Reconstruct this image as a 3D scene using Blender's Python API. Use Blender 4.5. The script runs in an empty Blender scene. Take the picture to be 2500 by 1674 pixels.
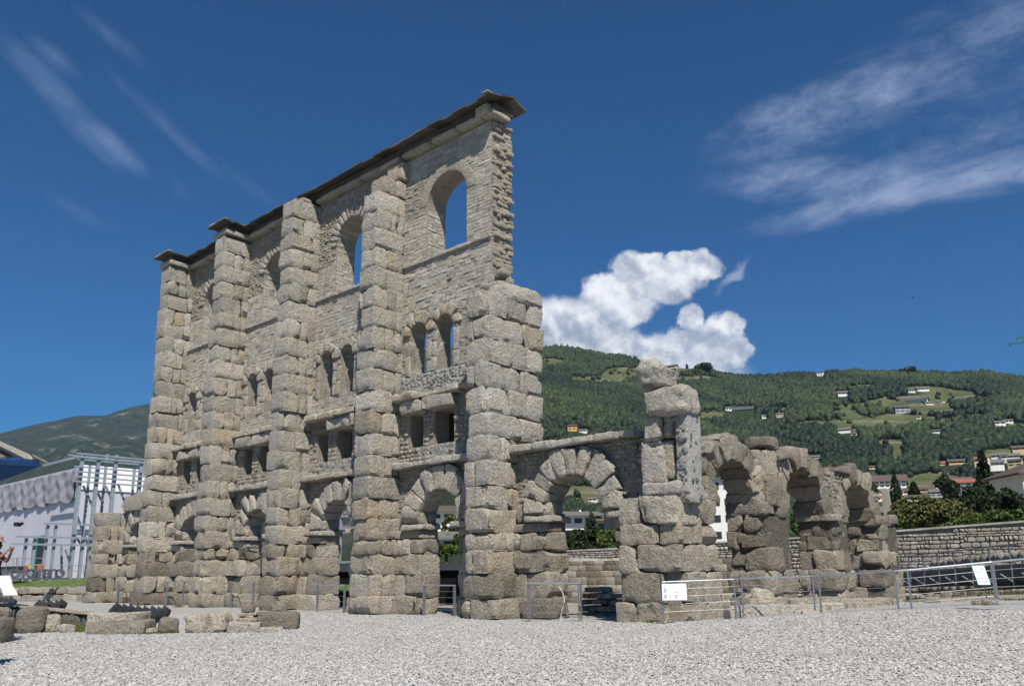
import bpy, math, random
import numpy as np
from mathutils import Vector, Matrix
from mathutils.geometry import tessellate_polygon
R = math.radians
rnd = random.Random(7)
sc = bpy.context.scene
COL = sc.collection

# ------------------------------------------------------------------ camera
CAM = np.array([13.377, -19.088, 1.411]); YAW, PITCH, ROLL = 0.73521, 0.22447, -0.00943
FPX, PYO = 2000.9, 104.26
def cam_axes():
    cy, sy, cp, sp = math.cos(YAW), math.sin(YAW), math.cos(PITCH), math.sin(PITCH)
    f = np.array([-sy*cp, cy*cp, sp]); r = np.array([cy, sy, 0.]); u = np.cross(r, f)
    cr, sr = math.cos(ROLL), math.sin(ROLL)
    return cr*r + sr*u, -sr*r + cr*u, f
CR, CU, CF = cam_axes()
cd = bpy.data.cameras.new('camera'); cam = bpy.data.objects.new('camera', cd); COL.objects.link(cam)
m = Matrix.Identity(4)
for k, ax in enumerate((CR, CU, -CF)):
    for j in range(3): m[j][k] = ax[j]
for j in range(3): m[j][3] = CAM[j]
cam.matrix_world = m
cd.sensor_width = 36; cd.lens = 36*FPX/2500; cd.shift_y = PYO/2500; cd.clip_end = 30000; cd.clip_start = .1
sc.camera = cam
def ray(px, py):
    return CR*((px-1250)/FPX) - CU*((py-837-PYO)/FPX) + CF
def at(px, py, dist):                      # world point seen at a bearing, at a horizontal distance in metres
    d = ray(px, py); return CAM + d*(dist/math.hypot(d[0], d[1]))
def on_ground(px, py, z=0.):
    d = ray(px, py); return CAM + d*((z-CAM[2])/d[2])

# ------------------------------------------------------------------ light
SUN = Vector((.66, -.465, 1.)).normalized()
SUN_EL = math.asin(SUN.z); SUN_AZ = math.atan2(SUN.x, SUN.y)
sl = bpy.data.lights.new('sun', 'SUN'); sl.energy = 5.; sl.angle = R(.53); sl.color = (1., .935, .83)
so = bpy.data.objects.new('sun', sl); COL.objects.link(so)
so.rotation_euler = SUN.to_track_quat('Z', 'Y').to_euler()
sc.view_settings.view_transform = 'Standard'; sc.view_settings.look = 'None'
sc.view_settings.exposure = .40; sc.view_settings.gamma = 1; sc.view_settings.use_curve_mapping = False
sc.cycles.max_bounces = 5; sc.cycles.diffuse_bounces = 2; sc.cycles.volume_bounces = 0; sc.cycles.use_denoising = True; sc.cycles.denoising_prefilter = 'ACCURATE'; sc.cycles.denoising_input_passes = 'RGB_ALBEDO_NORMAL'
sc.cycles.transparent_max_bounces = 8
sc.cycles.volume_step_rate = 10; sc.cycles.volume_max_steps = 32

# ------------------------------------------------------------------ node helper
class NT:
    def __init__(s, tree): s.t = tree; s.n = tree.nodes; s.l = tree.links
    def node(s, kind, **kw):
        n = s.n.new(kind)
        for k, v in kw.items():
            if k.startswith('i_'):
                key = k[2:]; key = int(key) if key.isdigit() else key
                s.set(n.inputs[key], v)
            else: setattr(n, k, v)
        return n
    def set(s, sock, v):
        if isinstance(v, bpy.types.NodeSocket): s.l.new(v, sock)
        elif isinstance(v, bpy.types.Node): s.l.new(v.outputs[0], sock)
        else: sock.default_value = v
    def math(s, op, a, b=0., c=None, clamp=False):
        n = s.n.new('ShaderNodeMath'); n.operation = op; n.use_clamp = clamp
        s.set(n.inputs[0], a); s.set(n.inputs[1], b)
        if c is not None: s.set(n.inputs[2], c)
        return n.outputs[0]
    def vmath(s, op, a, b=None, out=0, scale=None):
        n = s.n.new('ShaderNodeVectorMath'); n.operation = op
        s.set(n.inputs[0], a)
        if b is not None: s.set(n.inputs[1], b)
        if scale is not None: s.set(n.inputs['Scale'], scale)
        return n.outputs[out]
    def noise(s, vec, scale, detail=3., rough=.55, dist=0.):
        n = s.n.new('ShaderNodeTexNoise'); s.set(n.inputs['Vector'], vec)
        n.inputs['Scale'].default_value = scale; n.inputs['Detail'].default_value = detail
        n.inputs['Roughness'].default_value = rough; n.inputs['Distortion'].default_value = dist
        return n.outputs['Fac']
    def vor(s, vec, scale, feature='F1', out='Distance'):
        n = s.n.new('ShaderNodeTexVoronoi'); n.feature = feature; s.set(n.inputs['Vector'], vec)
        n.inputs['Scale'].default_value = scale
        return n.outputs[out]
    def ramp(s, fac, stops, interp='LINEAR'):
        n = s.n.new('ShaderNodeValToRGB'); n.color_ramp.interpolation = interp
        e = n.color_ramp.elements
        while len(e) < len(stops): e.new(.5)
        for el, (p, c) in zip(e, stops):
            el.position = p; el.color = (c, c, c, 1) if isinstance(c, (int, float)) else (*c[:3], 1)
        s.set(n.inputs[0], fac); return n.outputs[0]
    def mix(s, fac, a, b, mode='MIX'):
        n = s.n.new('ShaderNodeMix'); n.data_type = 'RGBA'; n.blend_type = mode
        s.set(n.inputs[0], fac)
        for k, v in ((6, a), (7, b)):
            if isinstance(v, (tuple, list)): v = (*v[:3], 1)
            s.set(n.inputs[k], v)
        return n.outputs[2]
    def sstep(s, x, a, b, o0=0., o1=1.):
        n = s.n.new('ShaderNodeMapRange'); n.interpolation_type = 'SMOOTHSTEP'
        s.set(n.inputs[0], x); n.inputs[1].default_value = a; n.inputs[2].default_value = b
        n.inputs[3].default_value = o0; n.inputs[4].default_value = o1
        return n.outputs[0]

# ------------------------------------------------------------------ sky with clouds
w = bpy.data.worlds.new('World'); sc.world = w; w.use_nodes = True
w.node_tree.nodes.clear(); N = NT(w.node_tree)
sky = N.node('ShaderNodeTexSky', sky_type='NISHITA', sun_disc=False, sun_elevation=SUN_EL, sun_rotation=SUN_AZ,
             altitude=600., air_density=1., dust_density=.25, ozone_density=3.2)
D = N.node('ShaderNodeTexCoord').outputs['Generated']
skyc = N.mix(1., sky.outputs[0], (.13, .63, 1.05), 'MULTIPLY')
SKY_STR = .054
def tangent(px, py):
    f = ray(px, py); f = f/np.linalg.norm(f); r = np.cross(f, (0, 0, 1.)); r /= np.linalg.norm(r); u = np.cross(r, f)
    df = N.vmath('DOT_PRODUCT', D, tuple(f), out=1)
    dfc = N.math('MAXIMUM', df, .05)
    U = N.math('DIVIDE', N.vmath('DOT_PRODUCT', D, tuple(r), out=1), dfc)
    V = N.math('DIVIDE', N.vmath('DOT_PRODUCT', D, tuple(u), out=1), dfc)
    front = N.math('GREATER_THAN', df, .3)
    c = N.node('ShaderNodeCombineXYZ'); N.set(c.inputs[0], U); N.set(c.inputs[1], V)
    def uv(x, y):
        d = ray(x, y); k = d@f; return d@r/k, d@u/k
    return U, V, front, c.outputs[0], uv
# cumulus bank rising behind the hill
U, V, FRONT, UVV, uv = tangent(1560, 780)
def ell(px, py, rx, ry, rot=0.):
    cx, cy = uv(px, py); k = 1/FPX*.95
    du = N.math('SUBTRACT', U, cx); dv = N.math('SUBTRACT', V, cy)
    if rot:
        c, s_ = math.cos(rot), math.sin(rot)
        du, dv = N.math('ADD', N.math('MULTIPLY', du, c), N.math('MULTIPLY', dv, s_)), \
                 N.math('SUBTRACT', N.math('MULTIPLY', dv, c), N.math('MULTIPLY', du, s_))
    a = N.math('DIVIDE', du, rx*k); b = N.math('DIVIDE', dv, ry*k)
    return N.math('SUBTRACT', 1., N.math('SQRT', N.math('ADD', N.math('MULTIPLY', a, a), N.math('MULTIPLY', b, b))))
def warp(vec, scale, detail, rough, amp):
    n = N.n.new('ShaderNodeTexNoise'); N.set(n.inputs['Vector'], vec); n.inputs['Scale'].default_value = scale; n.inputs['Detail'].default_value = detail; n.inputs['Roughness'].default_value = rough
    return N.vmath('ADD', vec, N.vmath('SCALE', N.vmath('SUBTRACT', n.outputs['Color'], (.5, .5, .5)), scale=amp))
W1_ = warp(UVV, 16., 9., .62, .060)
sp_ = N.node('ShaderNodeSeparateXYZ'); N.set(sp_.inputs[0], W1_); U, V = sp_.outputs[0], sp_.outputs[1]
field = None
for e in [(1365, 800, 110, 90), (1290, 850, 160, 100), (1450, 790, 110, 90), (1470, 860, 150, 80), (1548, 662, 62, 56), (1600, 690, 105, 62), (1690, 662, 74, 46), (1520, 745, 95, 75, .6),
          (1590, 870, 150, 60), (1690, 850, 110, 52), (1688, 775, 34, 44, .3), (1755, 815, 62, 48), (1790, 795, 36, 26), (1785, 870, 55, 44), (1660, 632, 30, 26), (1590, 640, 44, 30),
          (1250, 920, 260, 90), (1600, 925, 240, 60), (1480, 715, 60, 44)]:
    v = ell(*e)
    field = v if field is None else N.math('SMOOTH_MAX', field, v, .12)
n2 = N.noise(UVV, 9., 6., .6)
thick = N.sstep(field, .0, .5)
edge = N.sstep(field, -.05, .24)
cum = N.math('MULTIPLY', N.math('MULTIPLY', edge, N.math('ADD', N.math('MULTIPLY', thick, .5), .5)), FRONT)
def lumpy(vec):
    a_ = N.vor(warp(vec, 20., 5., .6, .05), 26., 'SMOOTH_F1'); b_ = N.noise(vec, 22., 7., .6)
    return N.math('ADD', N.math('MULTIPLY', b_, .8), N.math('MULTIPLY', a_, -.5))
relief = N.math('MULTIPLY', N.math('SUBTRACT', lumpy(UVV), lumpy(N.vmath('ADD', UVV, (.0055, .0085, 0)))), 1.7)
cbr = N.math('ADD', N.math('SUBTRACT', .74, N.math('MULTIPLY', thick, .10)), relief)
cbr = N.math('ADD', cbr, N.math('MULTIPLY', N.sstep(V, uv(1560, 860)[1], uv(1560, 640)[1]), .22))
cbr = N.math('ADD', cbr, N.math('MULTIPLY', N.math('SUBTRACT', n2, .5), .9))
cumcol = N.mix(N.sstep(cbr, .38, 1.06), (.27, .31, .40), (.74, .75, .78))
wisp = N.math('ADD', ell(1790, 670, 56, 15, .85), .0)
wisp = N.math('MULTIPLY', N.math('MULTIPLY', N.sstep(wisp, -.3, .9), FRONT), .5)
# cirrus sheets, streaked along their own direction
def cirrus(px, py, dirrot, ells, scale, stretch, amount, lo, hi):
    global U, V
    U, V, fr, vec, uvf = tangent(px, py)
    globals()['uv'] = uvf
    c, s_ = math.cos(dirrot), math.sin(dirrot)
    a = N.math('ADD', N.math('MULTIPLY', U, c), N.math('MULTIPLY', V, s_))
    b = N.math('SUBTRACT', N.math('MULTIPLY', V, c), N.math('MULTIPLY', U, s_))
    q = N.node('ShaderNodeCombineXYZ'); N.set(q.inputs[0], N.math('DIVIDE', a, stretch)); N.set(q.inputs[1], b)
    f1 = N.noise(q.outputs[0], scale*1.6, 11., .72, .25); f2 = N.noise(vec, scale*.55, 8., .68, .3)
    msk = None
    for e in ells:
        v_ = N.math('MULTIPLY', N.math('MAXIMUM', ell(*e[:5]), 0.), e[5])
        msk = v_ if msk is None else N.math('MAXIMUM', msk, v_)
    d = N.math('MULTIPLY', N.math('MULTIPLY', f1, N.math('ADD', f2, .35)), N.math('POWER', msk, .5))
    return N.math('MULTIPLY', N.math('MULTIPLY', N.sstep(d, lo, hi), amount), fr)
c1 = cirrus(2150, 380, .06, [(2150, 220, 560, 130, .16, 1.), (1950, 265, 330, 75, .14, 1.1), (2020, 445, 400, 90, -.18, 1.05), (2130, 490, 420, 55, .06, 1.5), (2440, 420, 320, 70, .02, 1.5),
                             (2380, 130, 420, 190, .3, .8), (2350, 330, 430, 150, .1, .7)], 14., 2.6, .64, .19, .64)
c2 = cirrus(250, 280, -.72, [(150, 245, 230, 50, -.72, 1.1), (270, 350, 150, 40, -.55, 1.1), (420, 320, 270, 30, -.58, .9), (600, 450, 150, 30, -.5, .7), (270, 90, 130, 32, -.5, .75), (130, 140, 90, 34, -.5, .9),
                             (450, 470, 110, 40, -.6, .5), (200, 520, 260, 40, -.3, .45)], 15., 3.4, .36, .16, .66)
sky_s = N.mix(1., skyc, (SKY_STR,)*3, 'MULTIPLY')
mixc = N.mix(c2, sky_s, (.24, .32, .50)); mixc = N.mix(c1, mixc, (.34, .40, .56))
mixc = N.mix(wisp, mixc, (.42, .48, .60)); mixc = N.mix(cum, mixc, cumcol)
bg = N.node('ShaderNodeBackground'); N.set(bg.inputs[0], mixc); bg.inputs[1].default_value = 1.
out = N.node('ShaderNodeOutputWorld'); N.l.new(bg.outputs[0], out.inputs[0])

# ------------------------------------------------------------------ materials
def material(name, build):
    mt = bpy.data.materials.new(name); mt.use_nodes = True; mt.node_tree.nodes.clear(); n = NT(mt.node_tree)
    p = n.node('ShaderNodeBsdfPrincipled'); o = n.node('ShaderNodeOutputMaterial'); n.l.new(p.outputs[0], o.inputs[0])
    p.inputs['Roughness'].default_value = .9; p.inputs['Specular IOR Level'].default_value = .25
    pos = n.node('ShaderNodeNewGeometry').outputs['Position']
    build(n, p, pos); return mt
def bump(n, p, h, strength, dist):
    b = n.node('ShaderNodeBump'); b.inputs['Strength'].default_value = strength; b.inputs['Distance'].default_value = dist
    n.set(b.inputs['Height'], h); n.l.new(b.outputs[0], p.inputs['Normal'])
def tintn(n): return n.node('ShaderNodeAttribute', attribute_name='tint').outputs['Fac']
def stone_mat(name, dark, mid, light, warm, pit=1., sc_=1.):
    def f(n, p, pos):
        t = tintn(n)
        a = n.noise(pos, 1.1*sc_, 4., .6); b = n.noise(pos, 5.*sc_, 5., .65); c = n.noise(pos, 38.*sc_, 4., .7)
        base = n.ramp(n.math('ADD', n.math('MULTIPLY', t, .62), n.math('MULTIPLY', b, .42)), [(.12, dark), (.48, mid), (.88, light)])
        base = n.mix(n.sstep(a, .45, .72), base, warm)
        pos2 = n.vmath('MULTIPLY', pos, (1., 1., .28))
        st = n.noise(pos2, 3.1, 4., .6)
        base = n.mix(n.math('MULTIPLY', n.sstep(st, .56, .72), .5), base, (.13, .12, .10))
        base = n.mix(n.math('MULTIPLY', n.sstep(n.noise(pos, 9., 3., .6), .60, .70), .3), base, (.16, .155, .13))
        v = n.vor(pos, 11.*sc_); v2 = n.vor(pos, 30.*sc_)
        base = n.mix(n.sstep(c, .36, .64), n.mix(1., base, (.74, .73, .71), 'MULTIPLY'), n.mix(1., base, (1.22, 1.22, 1.22), 'MULTIPLY'))
        pits = n.math('MULTIPLY', n.sstep(n.noise(pos, 16.*sc_, 2., .5), .64, .74), .65*pit)
        base = n.mix(pits, base, (.07, .065, .055))
        n.set(p.inputs['Base Color'], base)
        h = n.math('ADD', n.math('MULTIPLY', b, 1.1), n.math('MULTIPLY', c, .5)); h = n.math('ADD', h, n.math('MULTIPLY', n.noise(pos, 14.*sc_, 3., .6), .6))
        h = n.math('SUBTRACT', h, n.math('MULTIPLY', pits, .8))
        h = n.math('SUBTRACT', h, n.math('MULTIPLY', v, .25)); h = n.math('SUBTRACT', h, n.math('MULTIPLY', v2, .12))
        bump(n, p, h, 1., .10)
    return material(name, f)
M = {}
M['stone'] = stone_mat('weathered puddingstone', (.25, .242, .215), (.415, .395, .35), (.54, .515, .46), (.45, .41, .345))
M['stone_low'] = stone_mat('weathered lower stone', (.215, .195, .162), (.38, .345, .29), (.50, .465, .40), (.39, .335, .26))
M['stone_brown'] = stone_mat('brown crusted stone', (.115, .105, .088), (.235, .213, .18), (.38, .35, .30), (.25, .215, .165))
M['brick'] = stone_mat('small pale ashlar', (.33, .31, .275), (.49, .465, .415), (.62, .595, .54), (.49, .445, .37), pit=.4, sc_=1.6)
M['rubble'] = stone_mat('rubble masonry', (.25, .238, .21), (.42, .39, .34), (.56, .53, .46), (.45, .40, .32), sc_=2.)
M['pale'] = stone_mat('pale marble crust', (.26, .23, .19), (.42, .38, .31), (.55, .51, .43), (.44, .36, .26))
M['mortar'] = stone_mat('old mortar core', (.24, .225, .195), (.36, .335, .29), (.46, .43, .375), (.39, .345, .275), sc_=2.)
M['cobblecrete'] = stone_mat('grey cobble concrete', (.13, .135, .14), (.34, .345, .335), (.52, .515, .49), (.38, .375, .345), sc_=1.5)
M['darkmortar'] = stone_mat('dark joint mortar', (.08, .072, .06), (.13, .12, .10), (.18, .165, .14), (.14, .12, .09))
M['slate'] = stone_mat('grey stone roof slabs', (.06, .058, .054), (.11, .105, .097), (.19, .185, .17), (.12, .11, .085), pit=.3)
M['plaster'] = stone_mat('smooth lime render', (.29, .265, .225), (.36, .33, .28), (.42, .39, .335), (.35, .31, .25), pit=.5)
def plain(name, col, rough=.7, metal=0., var=.12, scale=3.):
    def f(n, p, pos):
        a = n.noise(pos, scale, 4., .6)
        n.set(p.inputs['Base Color'], n.mix(n.sstep(a, .3, .7), tuple(c*(1-var) for c in col), tuple(min(1, c*(1+var)) for c in col)))
        p.inputs['Roughness'].default_value = rough; p.inputs['Metallic'].default_value = metal
    return material(name, f)
M['white'] = plain('white painted sheet', (.47, .47, .53), .6, var=.05, scale=.4)
M['whitetarp'] = plain('bright white tarpaulin', (.86, .86, .88), .5, var=.04)
M['greycurtain'] = plain('grey gauze curtain', (.24, .245, .275), .8, var=.15)
M['bluesteel'] = plain('blue grey painted steel', (.26, .30, .35), .45, .1, var=.12)
M['steel'] = plain('galvanised steel', (.33, .34, .37), .42, .7, var=.15, scale=20.)
M['darksteel'] = plain('dark grey girder paint', (.085, .095, .115), .5, .2)
M['railtop'] = plain('bright stainless rail', (.6, .62, .66), .3, .85)
M['black'] = plain('black matt metal', (.022, .024, .03), .5, var=.3)
M['rail_dark'] = plain('dull grey tube', (.16, .165, .175), .5, .3)
M['void'] = plain('black cloth', (.006, .006, .007), .95)  # darkness of the hall interior put into the colour
M['paper'] = plain('white print sheet', (.80, .82, .88), .5, var=.02)
M['ink'] = plain('grey print ink', (.45, .48, .52), .6)
M['red'] = plain('red print ink', (.55, .06, .07), .6)
M['green'] = plain('green sign backing', (.05, .25, .16), .5)
M['blue'] = plain('deep blue painted beam', (.012, .055, .16), .5)
M['concrete'] = plain('streaked pale concrete', (.42, .41, .38), .85, var=.25, scale=1.5)
M['skin'] = plain('brown skin', (.23, .12, .075), .55, var=.05)
M['purple'] = plain('dark purple cloth', (.07, .018, .05), .85, var=.25)
M['pinkhat'] = plain('dusty pink straw', (.42, .27, .24), .85)
M['hair'] = plain('dark hair', (.015, .011, .009), .5)
M['cloth'] = plain('grey cotton trousers', (.10, .10, .12), .85)
M['shirt'] = plain('faded tan shirt', (.30, .22, .15), .85)
M['yellow'] = plain('yellow plastic', (.6, .42, .05), .5)
M['orange'] = plain('orange red paint', (.5, .12, .05), .5)
M['glass'] = plain('dark window glass', (.035, .045, .055), .12, var=.3)
M['bark'] = plain('tree bark', (.07, .055, .04), .9)
M['cranegreen'] = plain('green crane steel', (.02, .11, .09), .5)
def leafmat(name, dark, light):
    def f(n, p, pos):
        t = tintn(n)
        n.set(p.inputs['Base Color'], n.ramp(t, [(0., dark), (1., light)]))
        p.inputs['Roughness'].default_value = .65
    return material(name, f)
M['leaf'] = leafmat('broad green foliage', (.018, .040, .008), (.075, .115, .022))
M['leafdark'] = leafmat('dark conifer foliage', (.008, .018, .007), (.028, .045, .016))
M['leafolive'] = leafmat('olive shrub foliage', (.035, .045, .012), (.12, .125, .035))
M['forest'] = leafmat('hillside forest foliage', (.007, .016, .009), (.038, .058, .020))
def f(n, p, pos):
    a = n.noise(pos, 14., 5., .7); b = n.noise(pos, .7, 3., .6)
    c = n.mix(n.sstep(a, .3, .7), (.045, .085, .012), (.125, .19, .035)); c = n.mix(n.math('MULTIPLY', n.sstep(b, .45, .7), .5), c, (.15, .15, .05))
    n.set(p.inputs['Base Color'], c); bump(n, p, a, .8, .05)
M['grass'] = material('short lawn', f)
def f(n, p, pos):
    v = n.node('ShaderNodeTexVoronoi'); n.set(v.inputs['Vector'], pos); v.inputs['Scale'].default_value = 26.
    colr = n.node('ShaderNodeSeparateColor'); n.set(colr.inputs[0], v.outputs['Color'])
    g = n.ramp(colr.outputs[0], [(0., (.21, .22, .23)), (.35, (.37, .375, .37)), (.8, (.52, .52, .50)), (1., (.63, .62, .58))])
    edge = n.sstep(v.outputs['Distance'], .25, .75)
    g = n.mix(n.math('MULTIPLY', edge, .45), g, (.12, .115, .105))
    big = n.noise(n.vmath('MULTIPLY', pos, (.5, .9, 1.)), .9, 4., .6)
    g = n.mix(n.math('MULTIPLY', n.sstep(big, .52, .72), .30), g, (.22, .21, .185))
    n.set(p.inputs['Base Color'], g)
    bump(n, p, n.math('SUBTRACT', 1., v.outputs['Distance']), 1., .03)
M['gravel'] = material('crushed pale gravel', f)
def f(n, p, pos):
    t = tintn(n)
    g = n.ramp(t, [(0., (.22, .23, .24)), (.3, (.36, .365, .365)), (.65, (.48, .48, .47)), (.9, (.56, .55, .53)), (1., (.64, .62, .58))])
    c = n.noise(pos, 60., 3., .6)
    big = n.noise(n.vmath('MULTIPLY', pos, (.35, .8, 1.)), 1.1, 5., .65)
    g = n.mix(n.math('MULTIPLY', n.sstep(big, .50, .70), .45), g, (.30, .28, .24))
    n.set(p.inputs['Base Color'], n.mix(n.math('MULTIPLY', c, .35), g, (.22, .215, .2)))
M['pebble'] = material('loose gravel stones', f)
def f(n, p, pos):
    a = n.noise(pos, 2.5, 5., .6); b = n.noise(pos, 30., 3., .6)
    c = n.mix(n.sstep(a, .35, .65), (.26, .24, .20), (.36, .34, .30)); c = n.mix(n.math('MULTIPLY', b, .4), c, (.15, .14, .11))
    n.set(p.inputs['Base Color'], c); bump(n, p, b, .6, .05)
M['dirt'] = material('dusty stony soil', f)
def f(n, p, pos):
    md = n.node('ShaderNodeAttribute', attribute_name='meadow').outputs['Fac']
    rk = n.node('ShaderNodeAttribute', attribute_name='rock').outputs['Fac']
    a = n.noise(pos, .02, 6., .65); b = n.noise(pos, .12, 5., .7); z = n.node('ShaderNodeSeparateXYZ'); n.set(z.inputs[0], pos)
    ter = n.math('SINE', n.math('ADD', n.math('MULTIPLY', z.outputs[2], .9), n.math('MULTIPLY', a, 14.)))
    g = n.mix(n.sstep(a, .35, .65), (.055, .080, .024), (.115, .125, .050)); g = n.mix(n.math('MULTIPLY', n.sstep(ter, .5, .95), .35), g, (.15, .145, .10))
    fo = n.mix(n.sstep(b, .3, .7), (.010, .022, .010), (.036, .055, .020))
    g = n.mix(n.sstep(md, .35, .6), fo, g)
    n.set(p.inputs['Base Color'], n.mix(n.math('MULTIPLY', rk, n.sstep(b, .35, .6)), g, (.23, .20, .17)))
    bump(n, p, b, 1., 6.)
M['hill'] = material('wooded hillside ground', f)
def f(n, p, pos):
    rk = n.node('ShaderNodeAttribute', attribute_name='rock').outputs['Fac']; md = n.node('ShaderNodeAttribute', attribute_name='meadow').outputs['Fac']
    a = n.noise(pos, .0035, 7., .7); b = n.noise(pos, .018, 6., .75); c = n.noise(pos, .0016, 4., .6, .6)
    g = n.mix(n.sstep(b, .35, .65), (.012, .024, .014), (.045, .062, .028)); g = n.mix(n.math('MULTIPLY', n.sstep(a, .56, .66), .6), g, (.09, .095, .045))
    rr = n.math('MULTIPLY', n.sstep(a, .50, .60), n.math('MULTIPLY', n.sstep(c, .50, .60), n.sstep(b, .42, .6)))
    n.set(p.inputs['Base Color'], n.mix(rr, g, (.30, .26, .22))); bump(n, p, n.math('ADD', b, a), 1., 60.)
M['mountain'] = material('forested mountain flank', f)

# ------------------------------------------------------------------ numpy noise
def _h(i, j, k):
    n = (i*374761393 + j*668265263 + k*1274126177) & 0xffffffff
    n = ((n ^ (n >> 13))*1274126177) & 0xffffffff
    return ((n ^ (n >> 16)) & 0xffff)/65535.
def vnoise(p):
    p = np.asarray(p, float) + 1000.; i = np.floor(p).astype(np.int64); f = p-i; f = f*f*(3-2*f)
    x, y, z = i[..., 0], i[..., 1], i[..., 2]; fx, fy, fz = f[..., 0], f[..., 1], f[..., 2]
    r = 0
    for a in (0, 1):
        for b in (0, 1):
            for c in (0, 1):
                r = r + _h(x+a, y+b, z+c)*(fx if a else 1-fx)*(fy if b else 1-fy)*(fz if c else 1-fz)
    return r*2-1
def fbm(p, oct=3, lac=2.1, gain=.5):
    a, s, t = 1., 0., 0.
    q = np.asarray(p, float)
    for _ in range(oct): s = s + a*vnoise(q); t += a; a *= gain; q = q*lac + 17.3
    return s/t

# ------------------------------------------------------------------ mesh helpers
class MB:
    """vertices + faces + a per-vertex tint, linked as one mesh object"""
    def __init__(s): s.v = []; s.f = []; s.t = []; s.n = 0
    def add(s, v, f, tint=.5):
        v = np.asarray(v, float); s.v.append(v)
        s.f += [tuple(int(i)+s.n for i in q) for q in f]
        s.t.append(np.full(len(v), tint) if np.isscalar(tint) else np.asarray(tint)); s.n += len(v)
    def build(s, name, mat, parent=None, smooth=False, origin=None):
        v = np.concatenate(s.v); me = bpy.data.meshes.new(name)
        o = origin if origin is not None else (v.min(0)+v.max(0))/2
        me.from_pydata((v-o).tolist(), [], s.f)
        at_ = me.attributes.new('tint', 'FLOAT', 'POINT'); at_.data.foreach_set('value', np.concatenate(s.t).astype(np.float32))
        if smooth:
            me.polygons.foreach_set('use_smooth', np.ones(len(me.polygons), bool))
            if s.n < 4000: me.set_sharp_from_angle(angle=R(32))
        me.materials.append(M[mat] if isinstance(mat, str) else mat)
        ob = bpy.data.objects.new(name, me); COL.objects.link(ob)
        ob.location = Vector(o)
        if parent is not None:
            ob.parent = parent; ob.location = Vector(o) - PW[parent.name]
        PW[ob.name] = Vector(o)
        return ob
PW = {}
def thing(name, loc, label, cat, group=None):
    o = bpy.data.objects.new(name, None); COL.objects.link(o); o.location = Vector(loc); PW[o.name] = Vector(loc)
    o.empty_display_size = .3
    return tag(o, label, cat, group)
def tag(o, label, cat, group=None):
    o['label'] = label; o['category'] = cat
    if group: o['group'] = group
    return o
def kind(o, k): o['kind'] = k; return o
BOXF = [(0, 3, 2, 1), (4, 5, 6, 7), (0, 1, 5, 4), (1, 2, 6, 5), (2, 3, 7, 6), (3, 0, 4, 7)]
def boxv(lo, hi):
    a, b = lo, hi
    return np.array([(a[0], a[1], a[2]), (b[0], a[1], a[2]), (b[0], b[1], a[2]), (a[0], b[1], a[2]),
                     (a[0], a[1], b[2]), (b[0], a[1], b[2]), (b[0], b[1], b[2]), (a[0], b[1], b[2])], float)
def rotz(v, a, c):
    v = np.asarray(v, float)-c; ca, sa = math.cos(a), math.sin(a)
    return np.stack([v[:, 0]*ca-v[:, 1]*sa, v[:, 0]*sa+v[:, 1]*ca, v[:, 2]], 1)+c
def box(name, lo, hi, mat, parent=None, rz=0., tint=.5):
    mb = MB(); v = boxv(lo, hi)
    if rz: v = rotz(v, rz, v.mean(0))
    mb.add(v, BOXF, tint); return mb.build(name, mat, parent)
def tubev(a, b, r, n=8, r2=None):
    a = np.asarray(a, float); b = np.asarray(b, float); d = b-a; d /= np.linalg.norm(d)+1e-9
    u = np.cross(d, (0, 0, 1.)); u = u if np.linalg.norm(u) > .05 else np.cross(d, (1., 0, 0)); u /= np.linalg.norm(u); w_ = np.cross(d, u)
    r2 = r if r2 is None else r2
    an = np.arange(n)*2*math.pi/n
    ring = np.outer(np.cos(an), u)+np.outer(np.sin(an), w_)
    v = np.concatenate([a+ring*r, b+ring*r2]); f = [(i, (i+1) % n, n+(i+1) % n, n+i) for i in range(n)]
    return v, f+[tuple(range(n-1, -1, -1)), tuple(range(n, 2*n))]
def tube(name, a, b, r, mat, parent=None, n=8, r2=None):
    mb = MB(); mb.add(*tubev(a, b, r, n, r2)); return mb.build(name, mat, parent, smooth=False)
def beamv(a, b, w_, h):
    a = np.asarray(a, float); b = np.asarray(b, float); d = b-a; d /= np.linalg.norm(d)
    u = np.cross(d, (0, 0, 1.)); u = u if np.linalg.norm(u) > .05 else np.cross(d, (0, 1., 0)); u /= np.linalg.norm(u); k = np.cross(u, d)
    q = [-u*w_-k*h, u*w_-k*h, u*w_+k*h, -u*w_+k*h]
    v = np.array([a+x for x in q]+[b+x for x in q]); return v, [(3, 2, 1, 0), (4, 5, 6, 7)]+[(i, (i+1) % 4, 4+(i+1) % 4, 4+i) for i in range(4)]
def beam(name, a, b, w_, h, mat, parent=None):
    mb = MB(); mb.add(*beamv(a, b, w_/2, h/2)); return mb.build(name, mat, parent)

_lat = {}
def lattice(nx, ny, nz):
    k = (nx, ny, nz)
    if k in _lat: return _lat[k]
    idx = -np.ones((nx+1, ny+1, nz+1), int)
    g = np.indices(idx.shape); s = (g[0] == 0) | (g[0] == nx) | (g[1] == 0) | (g[1] == ny) | (g[2] == 0) | (g[2] == nz)
    idx[s] = np.arange(s.sum()); pts = np.stack([g[0][s]/nx, g[1][s]/ny, g[2][s]/nz], 1)*2-1
    F = []
    def q(a, flip):
        A, B, C, D_ = a[:-1, :-1], a[1:, :-1], a[1:, 1:], a[:-1, 1:]
        fs = np.stack([A, D_, C, B] if flip else [A, B, C, D_], -1).reshape(-1, 4); F.append(fs)
    q(idx[:, :, 0], True); q(idx[:, :, -1], False); q(idx[:, 0, :], False); q(idx[:, -1, :], True); q(idx[0, :, :], True); q(idx[-1, :, :], False)
    _lat[k] = (pts, np.concatenate(F)); return _lat[k]
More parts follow.
